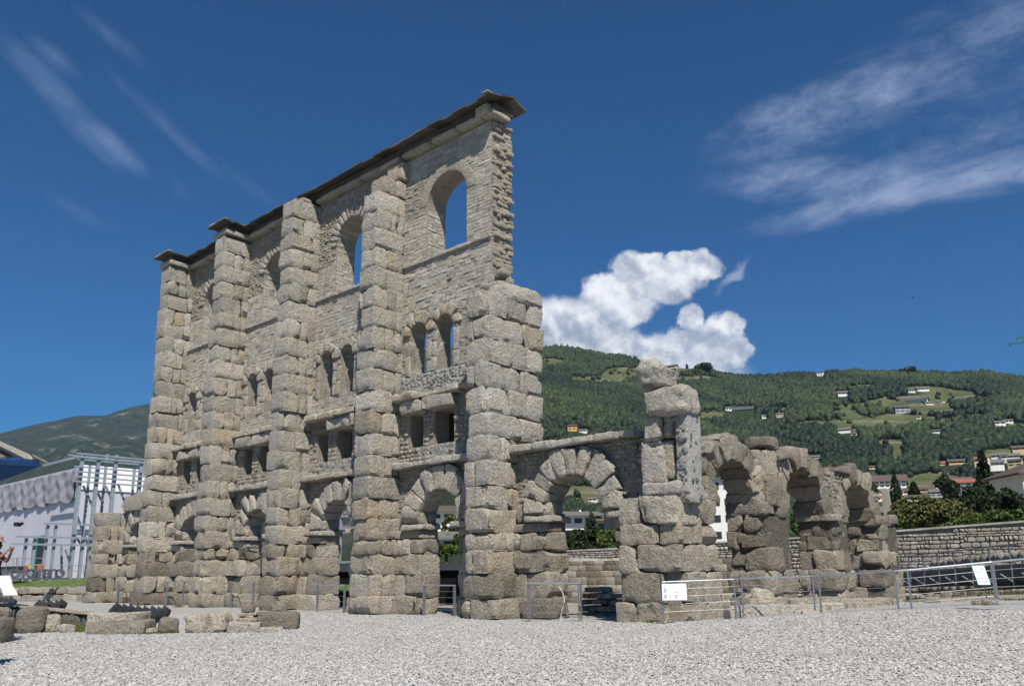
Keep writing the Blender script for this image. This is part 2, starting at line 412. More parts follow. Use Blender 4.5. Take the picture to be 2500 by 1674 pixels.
SEED = [0]
def stonev(lo, hi, cell=.12, rad=.06, amp=.03, lump=.0, skew=.02, bow=0., gap=.012, chip=0., under=0.):
    """rounded, noisy block: returns verts, faces"""
    SEED[0] += 1; rs = np.random.RandomState(SEED[0])
    lo = np.asarray(lo, float)+gap; hi = np.asarray(hi, float)-gap
    h = np.maximum((hi-lo)/2, .012); c = (hi+lo)/2
    n = np.clip(np.round(2*h/cell), 1, 22).astype(int); n = np.maximum(n, 3 if cell < .2 else 2)
    pts, F = lattice(*n)
    t = pts.copy()
    for a in range(3):                      # push the outer rings towards the edge so roundings get vertices
        k = n[a]
        if k >= 3 and rad > 0:
            e = min(.5, rad/h[a]*.9); lim = 1-2./k
            s = np.abs(pts[:, a]); t[:, a] = np.sign(pts[:, a])*np.where(s >= lim-1e-6, 1-(1-s)/(1-lim)*e, s/max(lim, 1e-6)*(1-e))
    r = min(rad, h.min()*.6); p = t*h
    q = np.sign(p)*np.clip(np.abs(p)-(h-r), 0, None); L = np.linalg.norm(q, axis=1, keepdims=True)
    nrm = np.where(L > 1e-9, q/np.maximum(L, 1e-9), 0); p = p-q+nrm*r
    corner = (np.abs(t) > .75).sum(1)
    off = rs.rand(3)*90
    wp = p+off
    d = amp*fbm(wp*2.6, 2) + amp*.65*fbm(wp*8.5, 2)
    if lump: d = d + lump*vnoise(wp*1.25)
    if bow: d = d + bow*(1-np.clip((np.abs(t)**2).sum(1)-1, 0, 2)/2)
    if chip:                                # flat fractures across corners and arrises
        for _ in range(rs.randint(1, 4)):
            s_ = rs.choice([-1., 1.], 3)*rs.uniform(.35, 1., 3); s_[rs.randint(3)] *= rs.choice([.0, .5, 1.]); s_ /= np.linalg.norm(s_)
            ext = (np.abs(s_)*h).sum(); over = p@s_-(ext-rs.uniform(.25, .75)*chip*min(1., h.min()*3.5)); over = np.clip(over, 0, None); p = p-over[:, None]*s_
        e = np.clip(vnoise(wp*2.3+50)-.22, 0, 1)
        d = d - chip*e*(.15+np.clip(corner-1, 0, 2)*.9)
    p = p+nrm*d[:, None]
    if under:                               # bottom arris worn back, so every course throws a line of shade
        k = np.clip((-p[:, 2]/h[2]-.62)/.38, 0, 1)**1.3*under*(1+.8*vnoise(wp*1.7+9)); p[:, :2] -= nrm[:, :2]*k[:, None]
        pass
    if skew:
        K = np.eye(3)+rs.uniform(-skew, skew, (3, 3)); K[2, 2] = 1; p = p@K.T
    return p+c, F
def stone(name, lo, hi, mat, parent=None, tint=None, rz=0., rot=None, **kw):
    v, F = stonev(lo, hi, **kw)
    if rz: v = rotz(v, rz, v.mean(0))
    if rot is not None:
        c = v.mean(0); v = (v-c)@np.array(Matrix.Rotation(rot[0], 3, rot[1])).T+c
    mb = MB(); mb.v = [v]; mb.n = len(v); mb.f = F.tolist(); mb.t = [np.full(len(v), rnd.random() if tint is None else tint)]
    return mb.build(name, mat, parent, smooth=True)
def voussoirv(cx, cz, r0, r1, a0, a1, y0, y1, axis='X', **kw):
    """wedge of an arch ring; the arch lies in the X-Z plane (axis X) or the Y-Z plane (axis Y)"""
    rm = (r0+r1)/2; v, F = stonev((0, r0, y0), ((a1-a0)*rm, r1, y1), **kw)
    a = a0+v[:, 0]/rm; r = v[:, 1]; d = v[:, 2]
    c, s = np.cos(a)*r, np.sin(a)*r
    w_ = np.stack([cx-c, d, cz+s], 1) if axis == 'X' else np.stack([d, cx-c, cz+s], 1)
    if axis == 'Y': F = F[:, ::-1]
    return w_, F
def voussoir(name, *a, mat='stone', parent=None, tint=None, **kw):
    v, F = voussoirv(*a, **kw); mb = MB(); mb.add(v, F.tolist(), rnd.random() if tint is None else tint)
    return mb.build(name, mat, parent, smooth=True)
def prism(name, outer, holes, y0, y1, mat, parent=None, axis='X'):
    """flat wall: polygon (u,z) with holes, between depths y0 and y1"""
    loops = [outer]+holes
    V3 = [[Vector((u, z, 0)) for u, z in L] for L in loops]; tri = tessellate_polygon(V3)
    flat = [p for L in loops for p in L]; n = len(flat)
    P = lambda u, z, y: (u, y, z) if axis == 'X' else (y, u, z)
    v = [P(u, z, y0) for u, z in flat]+[P(u, z, y1) for u, z in flat]
    f = [tuple(t) for t in tri]+[tuple(i+n for i in t[::-1]) for t in tri]
    k = 0
    for L in loops:
        m_ = len(L)
        f += [(k+i, k+(i+1) % m_, n+k+(i+1) % m_, n+k+i) for i in range(m_)]; k += m_
    mb = MB(); mb.add(v, f); o = mb.build(name, mat, parent)
    import bmesh
    bm = bmesh.new(); bm.from_mesh(o.data); bmesh.ops.recalc_face_normals(bm, faces=bm.faces); bm.to_mesh(o.data); bm.free()
    return o
def archhole(cx, hw, z0, zs, n=14):
    return [(cx+hw, z0), (cx-hw, z0), (cx-hw, zs)]+[(cx-hw*math.cos(math.pi*k/n), zs+hw*math.sin(math.pi*k/n)) for k in range(1, n)]+[(cx+hw, zs)]

# ------------------------------------------------------------------ the tall facade
P = 6.1
LV = [0, .6, 1.39, 2.12, 2.66, 3.43, 4.2, 5.0, 5.82, 6.63, 7.5, 8.34, 9.18, 10., 10.85, 11.68, 12.5, 13.35, 14.15, 14.96, 15.78, 16.6, 17.4, 18.25]
def XI(i): return -(7-i)*P
facade = thing('theatre_facade', (XI(4), 0, 0), 'tall roofless Roman facade of buttresses and stacked arches', 'ruin')
def shade(z, s=0.):                       # stone colour family by course
    return 'stone_low' if z < 3.4 else 'stone'
def tone(): 
    r = rnd.random()
    return rnd.uniform(.25, .6) if r < .72 else (rnd.uniform(.7, .98) if r < .88 else rnd.uniform(.0, .2))
def buttress(i, ntop, back=1.5, zback=99, back2=2.95):
    x = XI(i); dist = abs(x-CAM[0])
    cell = .085 if i >= 5 else (.11 if i >= 3 else .16)
    ztop = LV[ntop]
    core = box('buttress', (x+.24, .15, -.1), (x+.95, back-.02, ztop-.12), 'mortar', facade)
    for k in range(ntop):
        z0, z1 = LV[k], LV[k+1]; low = z1 < 3.5
        B = back2 if z0 > zback else back
        xl = x + (-.06 if k == 0 else (.06 if k == 1 else .1)) + rnd.uniform(-.05, .05) - (.03 if 8 < k < 14 else 0)
        jx = rnd.uniform(-.05, .05)
        xr = jx + x + (1.42 if k == 0 else 1.34 if k == 1 else 1.22 if low else 1.1) + rnd.uniform(-.03, .03)
        y0 = -.08+rnd.uniform(-.05, .05) if k == 0 else rnd.uniform(-.05, .05)
        mat = shade(z0) if rnd.random() > (.25 if low else .07) else ('stone_brown' if low else 'pale')
        kw = dict(cell=cell, amp=.04 if low else .02, lump=.05 if low else .015, rad=.035 if low else .022, skew=.02 if low else .01,
                  bow=.015 if low else .0, chip=.26 if low else .15, under=.03 if low else .065, gap=.003 if low else .006)
        if i >= 6: kw.update(rad=.035, amp=.035, lump=.035, bow=.0, chip=.24, gap=.003, under=.05)
        def blk(a, b, c, d, mt=None):
            t = tone()
            stone('stone_block', (a, c, z0), (b, d, z1+rnd.uniform(-.006, .01)), mt or mat, core, tint=t, **kw)
        depth = B-y0
        if B > 2:                          # the broken buttress goes right through the wall
            cuts = [0, rnd.uniform(.95, 1.3), rnd.uniform(1.9, 2.3), depth] if k % 2 else [0, rnd.uniform(1.5, 1.8), depth+rnd.uniform(-.15, .1)]
        elif k % 2: cuts = [0, rnd.uniform(.55, .75), rnd.uniform(1.0, 1.2), depth]
        else: cuts = [0, rnd.uniform(1.1, 1.25), depth] if rnd.random() < .7 else [0, depth]
        if low and k % 2 == 0: cuts = [0, depth]
        first = True
        for a, b in zip(cuts, cuts[1:]):
            if first and i >= 6 and k % 2 == 0 and rnd.random() < .6:
                s_ = xl+rnd.uniform(.3, .45); blk(xl, s_, y0, y0+b); blk(s_, xr, y0+a, y0+b)
            else: blk(xl, xr, y0+a, y0+b, None if (first or rnd.random() < .85) else ('pale' if not low else 'stone_low'))
            first = False
    return core
btop = {1: 7, 2: 23, 3: 23, 4: 23, 5: 21, 6: 14, 7: 5}
BC = {}
for i in (1, 2, 3, 4, 5, 6):
    BC[i] = buttress(i, btop[i], zback=5.7 if i == 6 else 99, back=1.5)
# loose tops
def top_block(i, a, b, mt='stone', t=.5, **kw):
    x = XI(i); k = dict(cell=.12, amp=.04, lump=.04, rad=.09, chip=.1); k.update(kw)
    stone('stone_block', (x+a[0], a[1], a[2]), (x+b[0], b[1], b[2]), mt, BC[i], tint=t, **k)
top_block(4, (.35, .45, 18.26), (1.1, 1.0, 18.5), 'stone', .4)
top_block(5, (.15, .35, 16.62), (1.05, 1.0, 17.40), 'stone_low', .35)
top_block(5, (.2, .95, 16.62), (1.15, 1.5, 17.35), 'pale', .45)
top_block(5, (.25, 1.05, 17.4), (1.3, 1.6, 18.25), 'pale', .7)
top_block(6, (.1, .95, 10.72), (1.15, 2.98, 11.45), 'stone', .5, rad=.28, lump=.09, amp=.06)
# first pier of the low bay carries one more block
stone('stone_block', (-34.9, .95, 5.02), (-31.6, 1.9, 5.92), 'stone_low', BC[1], tint=.55, cell=.2, amp=.03)

# ---- wall bays
bricks_near = []; nbrick = [0]
def fill_rows(inside, u0, u1, z0, z1, rh, lr, jitter=.02):
    """list of stones (ua, ub, za, zb) laid in rows where inside(u, z)"""
    outl = []; z = z0
    while z < z1-.03:
        h = rh*rnd.uniform(.85, 1.15); zb = min(z+h, z1); zm = (z+zb)/2
        us = np.arange(u0, u1+.001, .05); ok = [inside(u, zm) for u in us]
        k = 0
        while k < len(us):
            if not ok[k]: k += 1; continue
            j = k
            while j+1 < len(us) and ok[j+1]: j += 1
            a, b = us[k], us[j]; x = a
            if b-a > .06:
                while x < b-.04:
                    L = rnd.uniform(*lr)
                    if b-(x+L) < lr[0]*.6: L = b-x
                    outl.append((x, min(x+L, b), z, zb)); x += L
            k = j+1
        z = zb
    return outl
def lay(stones, y, mat, parent, axis='X', sgn=-1, proud=(.01, .03), depth=.1, near=0, gap=.0055, name='brick', stuff='brickwork', lumpy=False, hole=.0, joined=None, keep=None):
    """put stones (ua,ub,za,zb) on a face; the first `near` of them as parts, the others as one part"""
    mb = joined or MB()
    for k, (a, b, c, d) in enumerate(stones):
        if rnd.random() < hole: continue
        pr_ = rnd.uniform(*proud); f0, f1 = y+sgn*pr_, y-sgn*depth
        lo_, hi_ = min(f0, f1), max(f0, f1)
        t = rnd.random()
        if lumpy:
            v, F = stonev((a, lo_, c), (b, hi_, d), cell=.2, rad=min(b-a, d-c)*.3, amp=.035, skew=.05, gap=gap)
            F = F.tolist()
        else:
            v = boxv((a+gap, lo_, c+gap), (b-gap, hi_, d-gap)); j = min(.009, (d-c)*.07)
            v = v+np.random.RandomState(int(1e5*rnd.random())).uniform(-j, j, v.shape); F = BOXF
        if axis == 'Y': v = v[:, [1, 0, 2]]; F = [tuple(q[::-1]) for q in F]
        if k < near:
            m1 = MB(); m1.add(v, F, t); m1.build(name, mat, parent, smooth=lumpy)
        else: mb.add(v, F, t)
    if joined is None and mb.n:
        return kind(mb.build(stuff, mat, parent, smooth=lumpy), 'stuff')
YW = 1.46
def cobbles(xa, xb, za, zb, ok, parent):
    """grey concrete patch with river cobbles pressed into it"""
    mb = MB(); v, F = stonev((xa, YW-.045, za), (xb, YW+.1, zb), cell=.15, rad=.02, amp=.012, skew=0); mb.add(v, F.tolist(), .9)
    for _ in range(int((xb-xa)*(zb-za)*60)):
        x_, z_, s_ = rnd.uniform(xa+.05, xb-.05), rnd.uniform(za+.04, zb-.05), rnd.uniform(.03, .07)
        v, F = stonev((x_-s_*1.2, YW-.052, z_-s_), (x_+s_*1.2, YW, z_+s_), cell=.2, rad=s_*.7, amp=.01, gap=0); mb.add(v, F.tolist(), rnd.choice([.12, .3, .5, .7, .95]))
    kind(mb.build('cobble_patch', 'cobblecrete', parent, smooth=True), 'stuff')
def bay(i):
    x0, x1 = XI(i)+1.1, XI(i+1)+.05; cx = XI(i)+3.6
    last, low, lowR = i == 5, i == 1, i == 6
    detail = i >= 4
    ztop = 18.35 if 2 <= i <= 5 else 5.28
    xr = -6.12 if last else x1
    cell = .10 if i >= 4 else .16
    # solid core with its openings
    HW, RA, CZ = 1.02, 1.15, 3.28
    holes = []
    archw, sqw = [], []
    if 2 <= i <= 5:
        holes.append(archhole(cx, 1.13, 13.62, 15.9, 18))
        for c in (cx-1.5, cx, cx+1.5): holes.append(archhole(c, .475, 8.95, 10.58, 10)); archw.append((c, .475, 8.95, 10.58))
        for c, hw in ((cx-1.55, .38), (cx, .52), (cx+1.55, .38)): holes.append([(c+hw, 6.12), (c-hw, 6.12), (c-hw, 7.38), (c+hw, 7.38)]); sqw.append((c, hw))
    if last:                                # the strip beside the broken buttress has lost its facing
        holes = holes[:3]+holes[4:6]; archw = archw[:2]; sqw = sqw[:2]
    # lower level: opening reaches the ground, so the outline dips round it
    oa = [(cx-HW, -.2), (cx-HW, CZ)]+[(cx-RA*math.cos(math.pi*k/16), CZ+RA*math.sin(math.pi*k/16)) for k in range(17)]+[(cx+HW, CZ), (cx+HW, -.2)]
    if last:
        rag = []
        z = ztop
        while z > 11.2: rag.append((xr+rnd.uniform(-.05, .03), z)); z -= .35
        outer = [(x0-.3, -.2)]+oa+[(-5.9, -.2), (-5.9, 10.6), (-6.2, 11.2)]+rag[::-1]+[(x0-.3, ztop)]
    else:
        outer = [(x0-.3, -.2)]+oa+[(x1+.25, -.2), (x1+.25, ztop), (x0-.3, ztop)]
    ZS = 5.4
    if ztop > 6:
        lowo = [(x0-.3, -.2)]+oa+[(x1+.25, -.2), (x1+.25, ZS), (x0-.3, ZS)]
        upo = [(x0-.3, ZS), (x1+.25 if not last else -5.9, ZS)]+([(-5.9, 10.6), (-6.2, 11.2)]+rag[::-1] if last else [(x1+.25, ztop)])+[(x0-.3, ztop)]
        mid_ = [p for p in upo if p[1] < 13.45]; ZM = 13.45
        midp = [(x0-.3, ZS), (x1+.25 if not last else -5.9, ZS)]+([(-5.9, 10.6), (-6.15, 11.2), (-6.12, ZM)] if last else [(x1+.25, ZM)])+[(x0-.3, ZM)]
        topp = [(x0-.3, ZM), ((x1+.25) if not last else -6.12, ZM)]+([p for p in rag[::-1] if p[1] > ZM+.05] if last else [(x1+.25, ztop)])+[(x0-.3, ztop)]
        wall = prism('bay_wall', topp, holes[:1], YW, YW+1.0, 'mortar', facade)
        prism('middle_wall', midp, holes[1:], YW+.002, YW+.72, 'mortar', wall)
        box('added_dark_back', (x0-.2, YW+1.9, 5.6), (x1+.2, YW+2.0, 7.7), 'darkmortar', wall); box('added_dark_lid', (x0-.2, YW+.7, 7.6), (x1+.2, YW+2., 7.75), 'darkmortar', wall)  # unseen back and lid added to keep the square windows dark
        prism('lower_wall', lowo, [], YW+.003, YW+.66, 'mortar', wall)
    else:
        if lowR: oa = oa[:-2]+[(cx+HW, CZ), (cx+HW, 2.7), (-.85, 2.6), (-.85, -.2)]
        outer = [(x0-.3, -.2)]+oa+[(x1+.25, -.2), (x1+.25, ztop), (x0-.3, ztop)]
        wall = prism('bay_wall', outer, holes, YW, YW+.66, 'mortar', facade)
    def in_open(u, z):
        if abs(u-cx) < HW and z < CZ: return True
        if z >= CZ-.1 and (u-cx)**2+(z-CZ)**2 < 2.02**2 and z < 5.3: return True
        for (c, hw, a, b) in archw:
            if abs(u-c) < hw+.02 and a-.02 < z < b: return True
            if z >= b and (u-c)**2+(z-b)**2 < (hw+.30)**2: return True
        for (c, hw) in sqw:
            if abs(u-c) < hw+.02 and 6.1 < z < 7.4: return True
        if z > 13.4 and abs(u-cx) < 1.14 and z < 15.95 and z > 13.6: return True
        if z >= 15.7 and (u-cx)**2+(z-15.9)**2 < 1.62**2: return True
        return False
    solid = lambda u, z: not in_open(u, z)
    # big blocks of the piers beside the lower arch
    for side in (-1, 1):
        a, b = (x0+.0, cx-HW) if side < 0 else (cx+HW, x1)
        for k in range(4 if not lowR else 4):
            z0, z1 = LV[k], LV[k+1]
            cut = [a, b]
            if k % 2: cut = [a, a+(b-a)*rnd.uniform(.4, .6), b]
            if k == 3: cut = [a, a+(b-a)*rnd.uniform(.25, .4), a+(b-a)*rnd.uniform(.6, .75), b]
            yf = 1.02 if k == 0 else (1.1 if k < 4 else 1.3)
            if lowR and side > 0 and k < 3: a = -.92; yf = 1.42; cut = [a, b]
            for u, v_ in zip(cut, cut[1:]):
                if lowR and side > 0 and k == 3: u = max(u, -1.15)
                if v_-u < .1: continue
                ext = .1 if (side < 0 and v_ == b) else 0.
                stone('wall_block', (u, yf+rnd.uniform(-.08, .08), z0), (v_+ext, 2.14, z1), 'stone_low' if rnd.random() < .75 else 'stone_brown', wall,
                      tint=tone(), cell=cell, amp=.04, lump=.055, rad=.035, bow=.01, chip=.26, gap=.002)
        # impost course
        stone('impost', (a+.02, 1.15, 2.68), (b+(.05 if side < 0 else 0), 2.13, 2.98), 'stone_low', wall, cell=cell, amp=.03, rad=.05)
        if side < 0: stone('impost', (b-.85, .98, 2.98), (b+.22, 2.16, 3.2), 'stone', wall, tint=.6, cell=.09, amp=.03, rad=.05, chip=.15)
        else: stone('impost', (a-.22, .98, 2.98), (min(a+.8, b), 2.16, 3.2), 'stone', wall, tint=.6, cell=.09, amp=.03, rad=.05, chip=.15)
        if side < 0:
            stone('wall_block', (a, 1.3, 2.99), (b-.86, 2.05, 3.6), 'stone_low', wall, cell=cell, amp=.04, lump=.04, rad=.1)
            stone('wall_block', (b-.86, 1.25, 3.2), (b+.0, 2.1, 3.66), 'stone', wall, cell=cell, amp=.04, lump=.04, rad=.1)
    # voussoirs of the lower arch
    nv = 11 if lowR else 9
    arch = [math.pi*k/nv for k in range(nv+1)]
    for k in range(nv):
        a0, a1 = arch[k], arch[k+1]
        voussoir('voussoir', cx, CZ, RA-.03, RA+.84+rnd.uniform(-.12, .1), a0+.004, a1-.004, 1.1+rnd.uniform(-.05, .1), 2.12, mat='stone', parent=wall, tint=tone(),
                 cell=.09 if i >= 4 else .14, amp=.035, lump=.04, rad=.03, chip=.2, skew=.02, gap=.002)
    # rubble round the arch
    R1 = fill_rows(lambda u, z: solid(u, z) and (z > 3.65 or u > cx), x0, xr, 3.22, 5.28, .13, (.12, .3))
    lay(R1, YW, 'rubble', wall, lumpy=True, stuff='rubble', proud=(.01, .06))
    # lower string course
    xs = x0+.05; xe = xr
    while xs < xe-.1:
        L = min(rnd.uniform(.9, 1.5), xe-xs)
        stone('string_course', (xs, .98 if not low else 1.1, 5.30), (xs+L, 1.7, 5.56+rnd.uniform(-.03, .03)), 'stone' if i != 4 else 'pale', wall, tint=rnd.uniform(.45, .8), cell=.1, amp=.03, rad=.045, chip=.12, lump=.03)
        xs += L
    if not (2 <= i <= 5): return wall
    X1 = xr
    # square windows storey
    Rz = fill_rows(solid, x0, X1, 5.58, 7.38, .17, (.16, .34))
    lay(Rz, YW, 'rubble', wall, lumpy=True, stuff='rubble', proud=(.01, .07))
    if last or i == 4: cobbles(x0+1.1, X1, 5.6, 6.1, solid, wall)
    for (c, hw) in sqw:                      # lintels, partly lost
        if i == 4 and c < cx-1:
            stone('lintel', (c-hw-.25, 1.3, 7.40), (c+hw+.2, 2.3, 7.62), 'stone_brown', wall, cell=.1, amp=.06, rad=.06); continue
        stone('lintel', (c-hw-.32, 1.02+rnd.uniform(-.04, .06), 7.38), (c+hw+.26, 2.4, 7.88), 'stone', wall, tint=tone(), cell=.11, amp=.04, lump=.05, rad=.06, chip=.2)
    xs = x0
    while xs < X1-.1:
        L = min(rnd.uniform(.9, 1.5), X1-xs)
        stone('string_course', (xs, .98+rnd.uniform(-.08, .12), 7.90), (xs+L, 1.8, 8.17+rnd.uniform(-.04, .05)), 'pale', wall, tint=rnd.uniform(.5, .9), cell=.1, amp=.045, rad=.05, chip=.25, lump=.05)
        xs += L
    near = 0
    Rz = fill_rows(solid, x0, X1, 8.2, 8.95, .16, (.2, .4))
    if last: cobbles(x0, X1, 8.18, 8.95, solid, wall)
    else: lay(Rz, YW, 'brick', wall)
    # arched windows: jamb stones and voussoirs
    for wi, (c, hw, a, b) in enumerate(archw):
        for s in (-1, 1):
            z = a
            while z < b-.1:
                L = min(rnd.uniform(.5, .9), b-z); e0, e1 = (c-hw-.30, c-hw+.01) if s < 0 else (c+hw-.01, c+hw+.31)
                if True:
                    stone('jamb_stone', (e0, YW-.05-rnd.uniform(0, .04), z), (e1, YW+.70, z+L), 'stone' if s > 0 or i != 4 else 'stone_low', wall, tint=rnd.uniform(.35, .6), cell=.13, amp=.02, rad=.03, chip=.06)
                z += L
        n_ = 5
        for k in range(n_):
            voussoir('window_voussoir', c, b, hw-.01, hw+.42+rnd.uniform(-.08, .12), math.pi*k/n_+.02, math.pi*(k+1)/n_-.02, YW-.11-rnd.uniform(0, .05), YW+.70, mat='stone' if i != 5 else 'pale', parent=wall,
                     tint=rnd.uniform(.3, .75), cell=.11, amp=.03, rad=.05, chip=.1)
    Rz = [q for q in fill_rows(lambda u, z: solid(u, z) and not any(abs(u-c) < hw+.31 and z < b for (c, hw, a, b) in archw), x0, X1, 8.95, 11.1, .17, (.18, .36))]
    lay(Rz, YW, 'brick' if not last else 'rubble', wall, lumpy=last, proud=(.0, .05))
    # small ashlar up to the sill
    Rz = fill_rows(solid, x0, xr, 11.1, 13.5, .165, (.2, .42))
    if last: Rz.sort(key=lambda q: -q[0])
    lay(Rz, YW, 'brick', wall, near=0, proud=(.006, .035), hole=.012)
    # sill band
    xs = x0
    while xs < xr-.05:
        L = min(rnd.uniform(1.0, 1.7), xr-xs)
        stone('sill_slab', (xs, YW-.13, 13.50), (xs+L, YW+.6, 13.68+rnd.uniform(-.02, .02)), 'brick', wall, tint=rnd.uniform(.2, .5), cell=.1, amp=.025, rad=.03, chip=.08)
        xs += L
    rough_top = lambda u, z: (z > 16.3 and not last) or (z > 15.2 and u < cx-1.0 and not last) or (last and z > 15.6 and u < cx-.9 and z < 17.2)
    Ra = fill_rows(lambda u, z: solid(u, z) and not rough_top(u, z) and z > 13.7, x0, xr, 13.7, 18.3, .15, (.22, .46))
    near = 0
    if last: Ra.sort(key=lambda q: -(q[1]-q[0])*(1 if q[0] > cx-2.6 else 0)); near = 285
    lay(Ra, YW, 'brick', wall, near=near, proud=(.006, .022), depth=.12)
    Rb = fill_rows(lambda u, z: solid(u, z) and rough_top(u, z) and z > 13.7, x0, xr, 15.0, 18.3, .13, (.14, .3))
    if Rb: lay(Rb, YW, 'rubble', wall, lumpy=True, stuff='rubble', proud=(.005, .05))
    # reveals of the big window
    Rr = [(a, b, c, d) for (a, b, c, d) in fill_rows(lambda u, z: True, YW+.02, YW+.96, 13.68, 15.85, .15, (.2, .42))]
    lay(Rr, cx-1.13, 'brick', wall, axis='Y', sgn=1, proud=(.005, .03))
    n_ = 15
    if last:                                 # restored smooth arch ring
        v_, F_ = voussoirv(cx, 15.9, 1.12, 1.62, 0.02, math.pi-.02, YW-.035, YW+.98, cell=.12, rad=.015, amp=.008, skew=0)
        mb = MB(); mb.add(v_, F_.tolist(), .5); mb.build('arch_ring', 'plaster', wall, smooth=True)
    else:
        for k in range(n_):
            voussoir('window_voussoir', cx, 15.9, 1.11, 1.62+rnd.uniform(-.05, .12), math.pi*k/n_+.012, math.pi*(k+1)/n_-.012, YW-.06-rnd.uniform(0, .05), YW+.98, mat='stone', parent=wall, tint=rnd.uniform(.1, .6), cell=.14, amp=.03, rad=.04, chip=.1)
    # moulded cornice and frieze
    cy0 = 1.12
    xs = x0-1.1 if i in (4,) else x0
    xe = xr+.35 if last else XI(i+1)+(0. if i+1 in (3,) else (.95 if i+1 == 5 else .0))
    if i == 4: xs = x0
    while xs < xe-.1:
        L = min(rnd.uniform(1.3, 2.1), xe-xs)
        if not (i == 5 and -9.2 < xs < -8.2):
            stone('cornice_stone', (xs, cy0+rnd.uniform(-.02, .03), 18.36), (xs+L, 2.2, 18.58), 'stone', wall, tint=rnd.uniform(.3, .7), cell=.12, amp=.02, rad=.03, chip=.15)
        stone('frieze_stone', (xs, cy0+.13, 18.58), (xs+L, 2.3, 18.84), 'slate', wall, tint=rnd.uniform(.3, .7), cell=.14, amp=.02, rad=.02)
        xs += L
    return wall
BAY = {i: bay(i) for i in (1, 2, 3, 4, 5, 6)}
# corner stone of the cornice at the broken end
stone('cornice_stone', (-6.65, 1.0, 18.40), (-5.95, 1.95, 18.84), 'stone', BAY[5], tint=.45, cell=.1, amp=.03, rad=.08)
# recessed core beside the broken buttress
# torn end of the upper wall: projecting tail stones
z = 11.2; k = 0
while z < 18.2:
    h = rnd.uniform(.11, .2)
    if z < 14: h = rnd.uniform(.09, .24)
    y = YW+.02
    while y < YW+.98:
        L = rnd.uniform(.12, .34); out_ = rnd.choice([-.04, .0, .02, .05, .09]) if (k % 3) else rnd.uniform(.03, .15)
        if y+L > YW+.8: out_ += .08; L = YW+1.02-y
        if z < 13.4: out_ -= (13.4-z)*.02
        stone('tail_stone', (-6.6, y, z), (-6.12+out_, y+L, z+h), 'rubble' if rnd.random() < .7 else 'pale', BAY[5], tint=rnd.uniform(.3, .9), cell=.14, rad=.03, amp=.03, skew=.06, gap=.008)
        y += L
    z += h*rnd.uniform(1.0, 1.15); k += 1
    if len([c for c in BAY[5].children if c.name.startswith('tail_stone')]) > 210: break
# heap of broken masonry between the torn wall and the broken buttress
for k in range(26):
    a = rnd.uniform(0, 1); z = 10.7+a*1.3; xx = -7.2+rnd.uniform(0, 1.0)+a*.2
    s_ = rnd.uniform(.14, .34)
    stone('tail_stone', (xx, 1.2+a*.3, z), (xx+s_*1.3, 1.9+rnd.uniform(0, .4), z+s_*.8), 'rubble', BAY[5], tint=rnd.uniform(.3, .9), cell=.12, rad=.06, amp=.05)

# ---- caps of the two complete buttresses and the stone slab roof
def cap(i):
    x = XI(i)
    for n_, mt, e, z0, z1 in (('cap_moulding', 'stone', .10, 18.28, 18.55), ('cap_frieze', 'slate', -.02, 18.56, 18.84)):
        stone(n_, (x-e+.05, -e, z0), (x+1.15+e, .9, z1), mt, BC[i], tint=.5, cell=.14, amp=.015, rad=.03)
        stone(n_, (x-e+.05, .9, z0), (x+1.13+e, 1.5, z1), mt, BC[i], tint=.7, cell=.14, amp=.015, rad=.03)
for i in (2, 3): cap(i)
def roof_slab(x0, x1, y0, y1, z0, z1, th=.06):
    mb = MB(); v = np.array([(x0, y0, z0-th), (x1, y0, z0-th), (x1, y1, z1-th), (x0, y1, z1-th), (x0, y0, z0), (x1, y0, z0), (x1, y1, z1), (x0, y1, z1)])
    v += np.random.RandomState(int(rnd.random()*1e5)).uniform(-.018, .018, v.shape); mb.add(v, BOXF, rnd.random()); return mb.build('roof_slab', 'slate', ROOF)
ROOF = box('roof_bed', (-30.3, 1.25, 18.80), (-6.0, 2.5, 18.90), 'slate', facade)
x = -30.4
while x < -5.75:
    L = min(rnd.uniform(.55, 1.05), -5.5-x)
    roof_slab(x-.02, x+L+.02, .72+rnd.uniform(-.05, .03), 1.45, 18.86, 19.06); roof_slab(x-.03, x+L+.03, 1.35, 2.1, 19.08, 19.27)
    roof_slab(x-.02, x+L+.02, 2.05, 2.72+rnd.uniform(-.05, .05), 19.26, 19.0); x += L
for i in (2, 3):
    x0, x1 = XI(i)-.28, XI(i)+1.48; mid = (x0+x1)/2
    y = -.36
    while y < 1.3:
        L = rnd.uniform(.4, .6)
        roof_slab(x0+rnd.uniform(-.03, .03), mid, y, min(y+L+.03, 1.6), 18.88+.02, 18.95); roof_slab(mid-.02, x1+rnd.uniform(-.03, .03), y, min(y+L+.03, 1.6), 18.94, 18.88); y += L
    stone('ridge_mortar', (x0+.06, -.33, 18.93), (x0+1.7, -.1, 19.02), 'pale', ROOF, tint=.9, cell=.08, rad=.03, amp=.02)
stone('ridge_mortar', (-5.95, .70, 18.98), (-5.6, 1.0, 19.06), 'pale', ROOF, tint=.9, cell=.08, rad=.03, amp=.02)

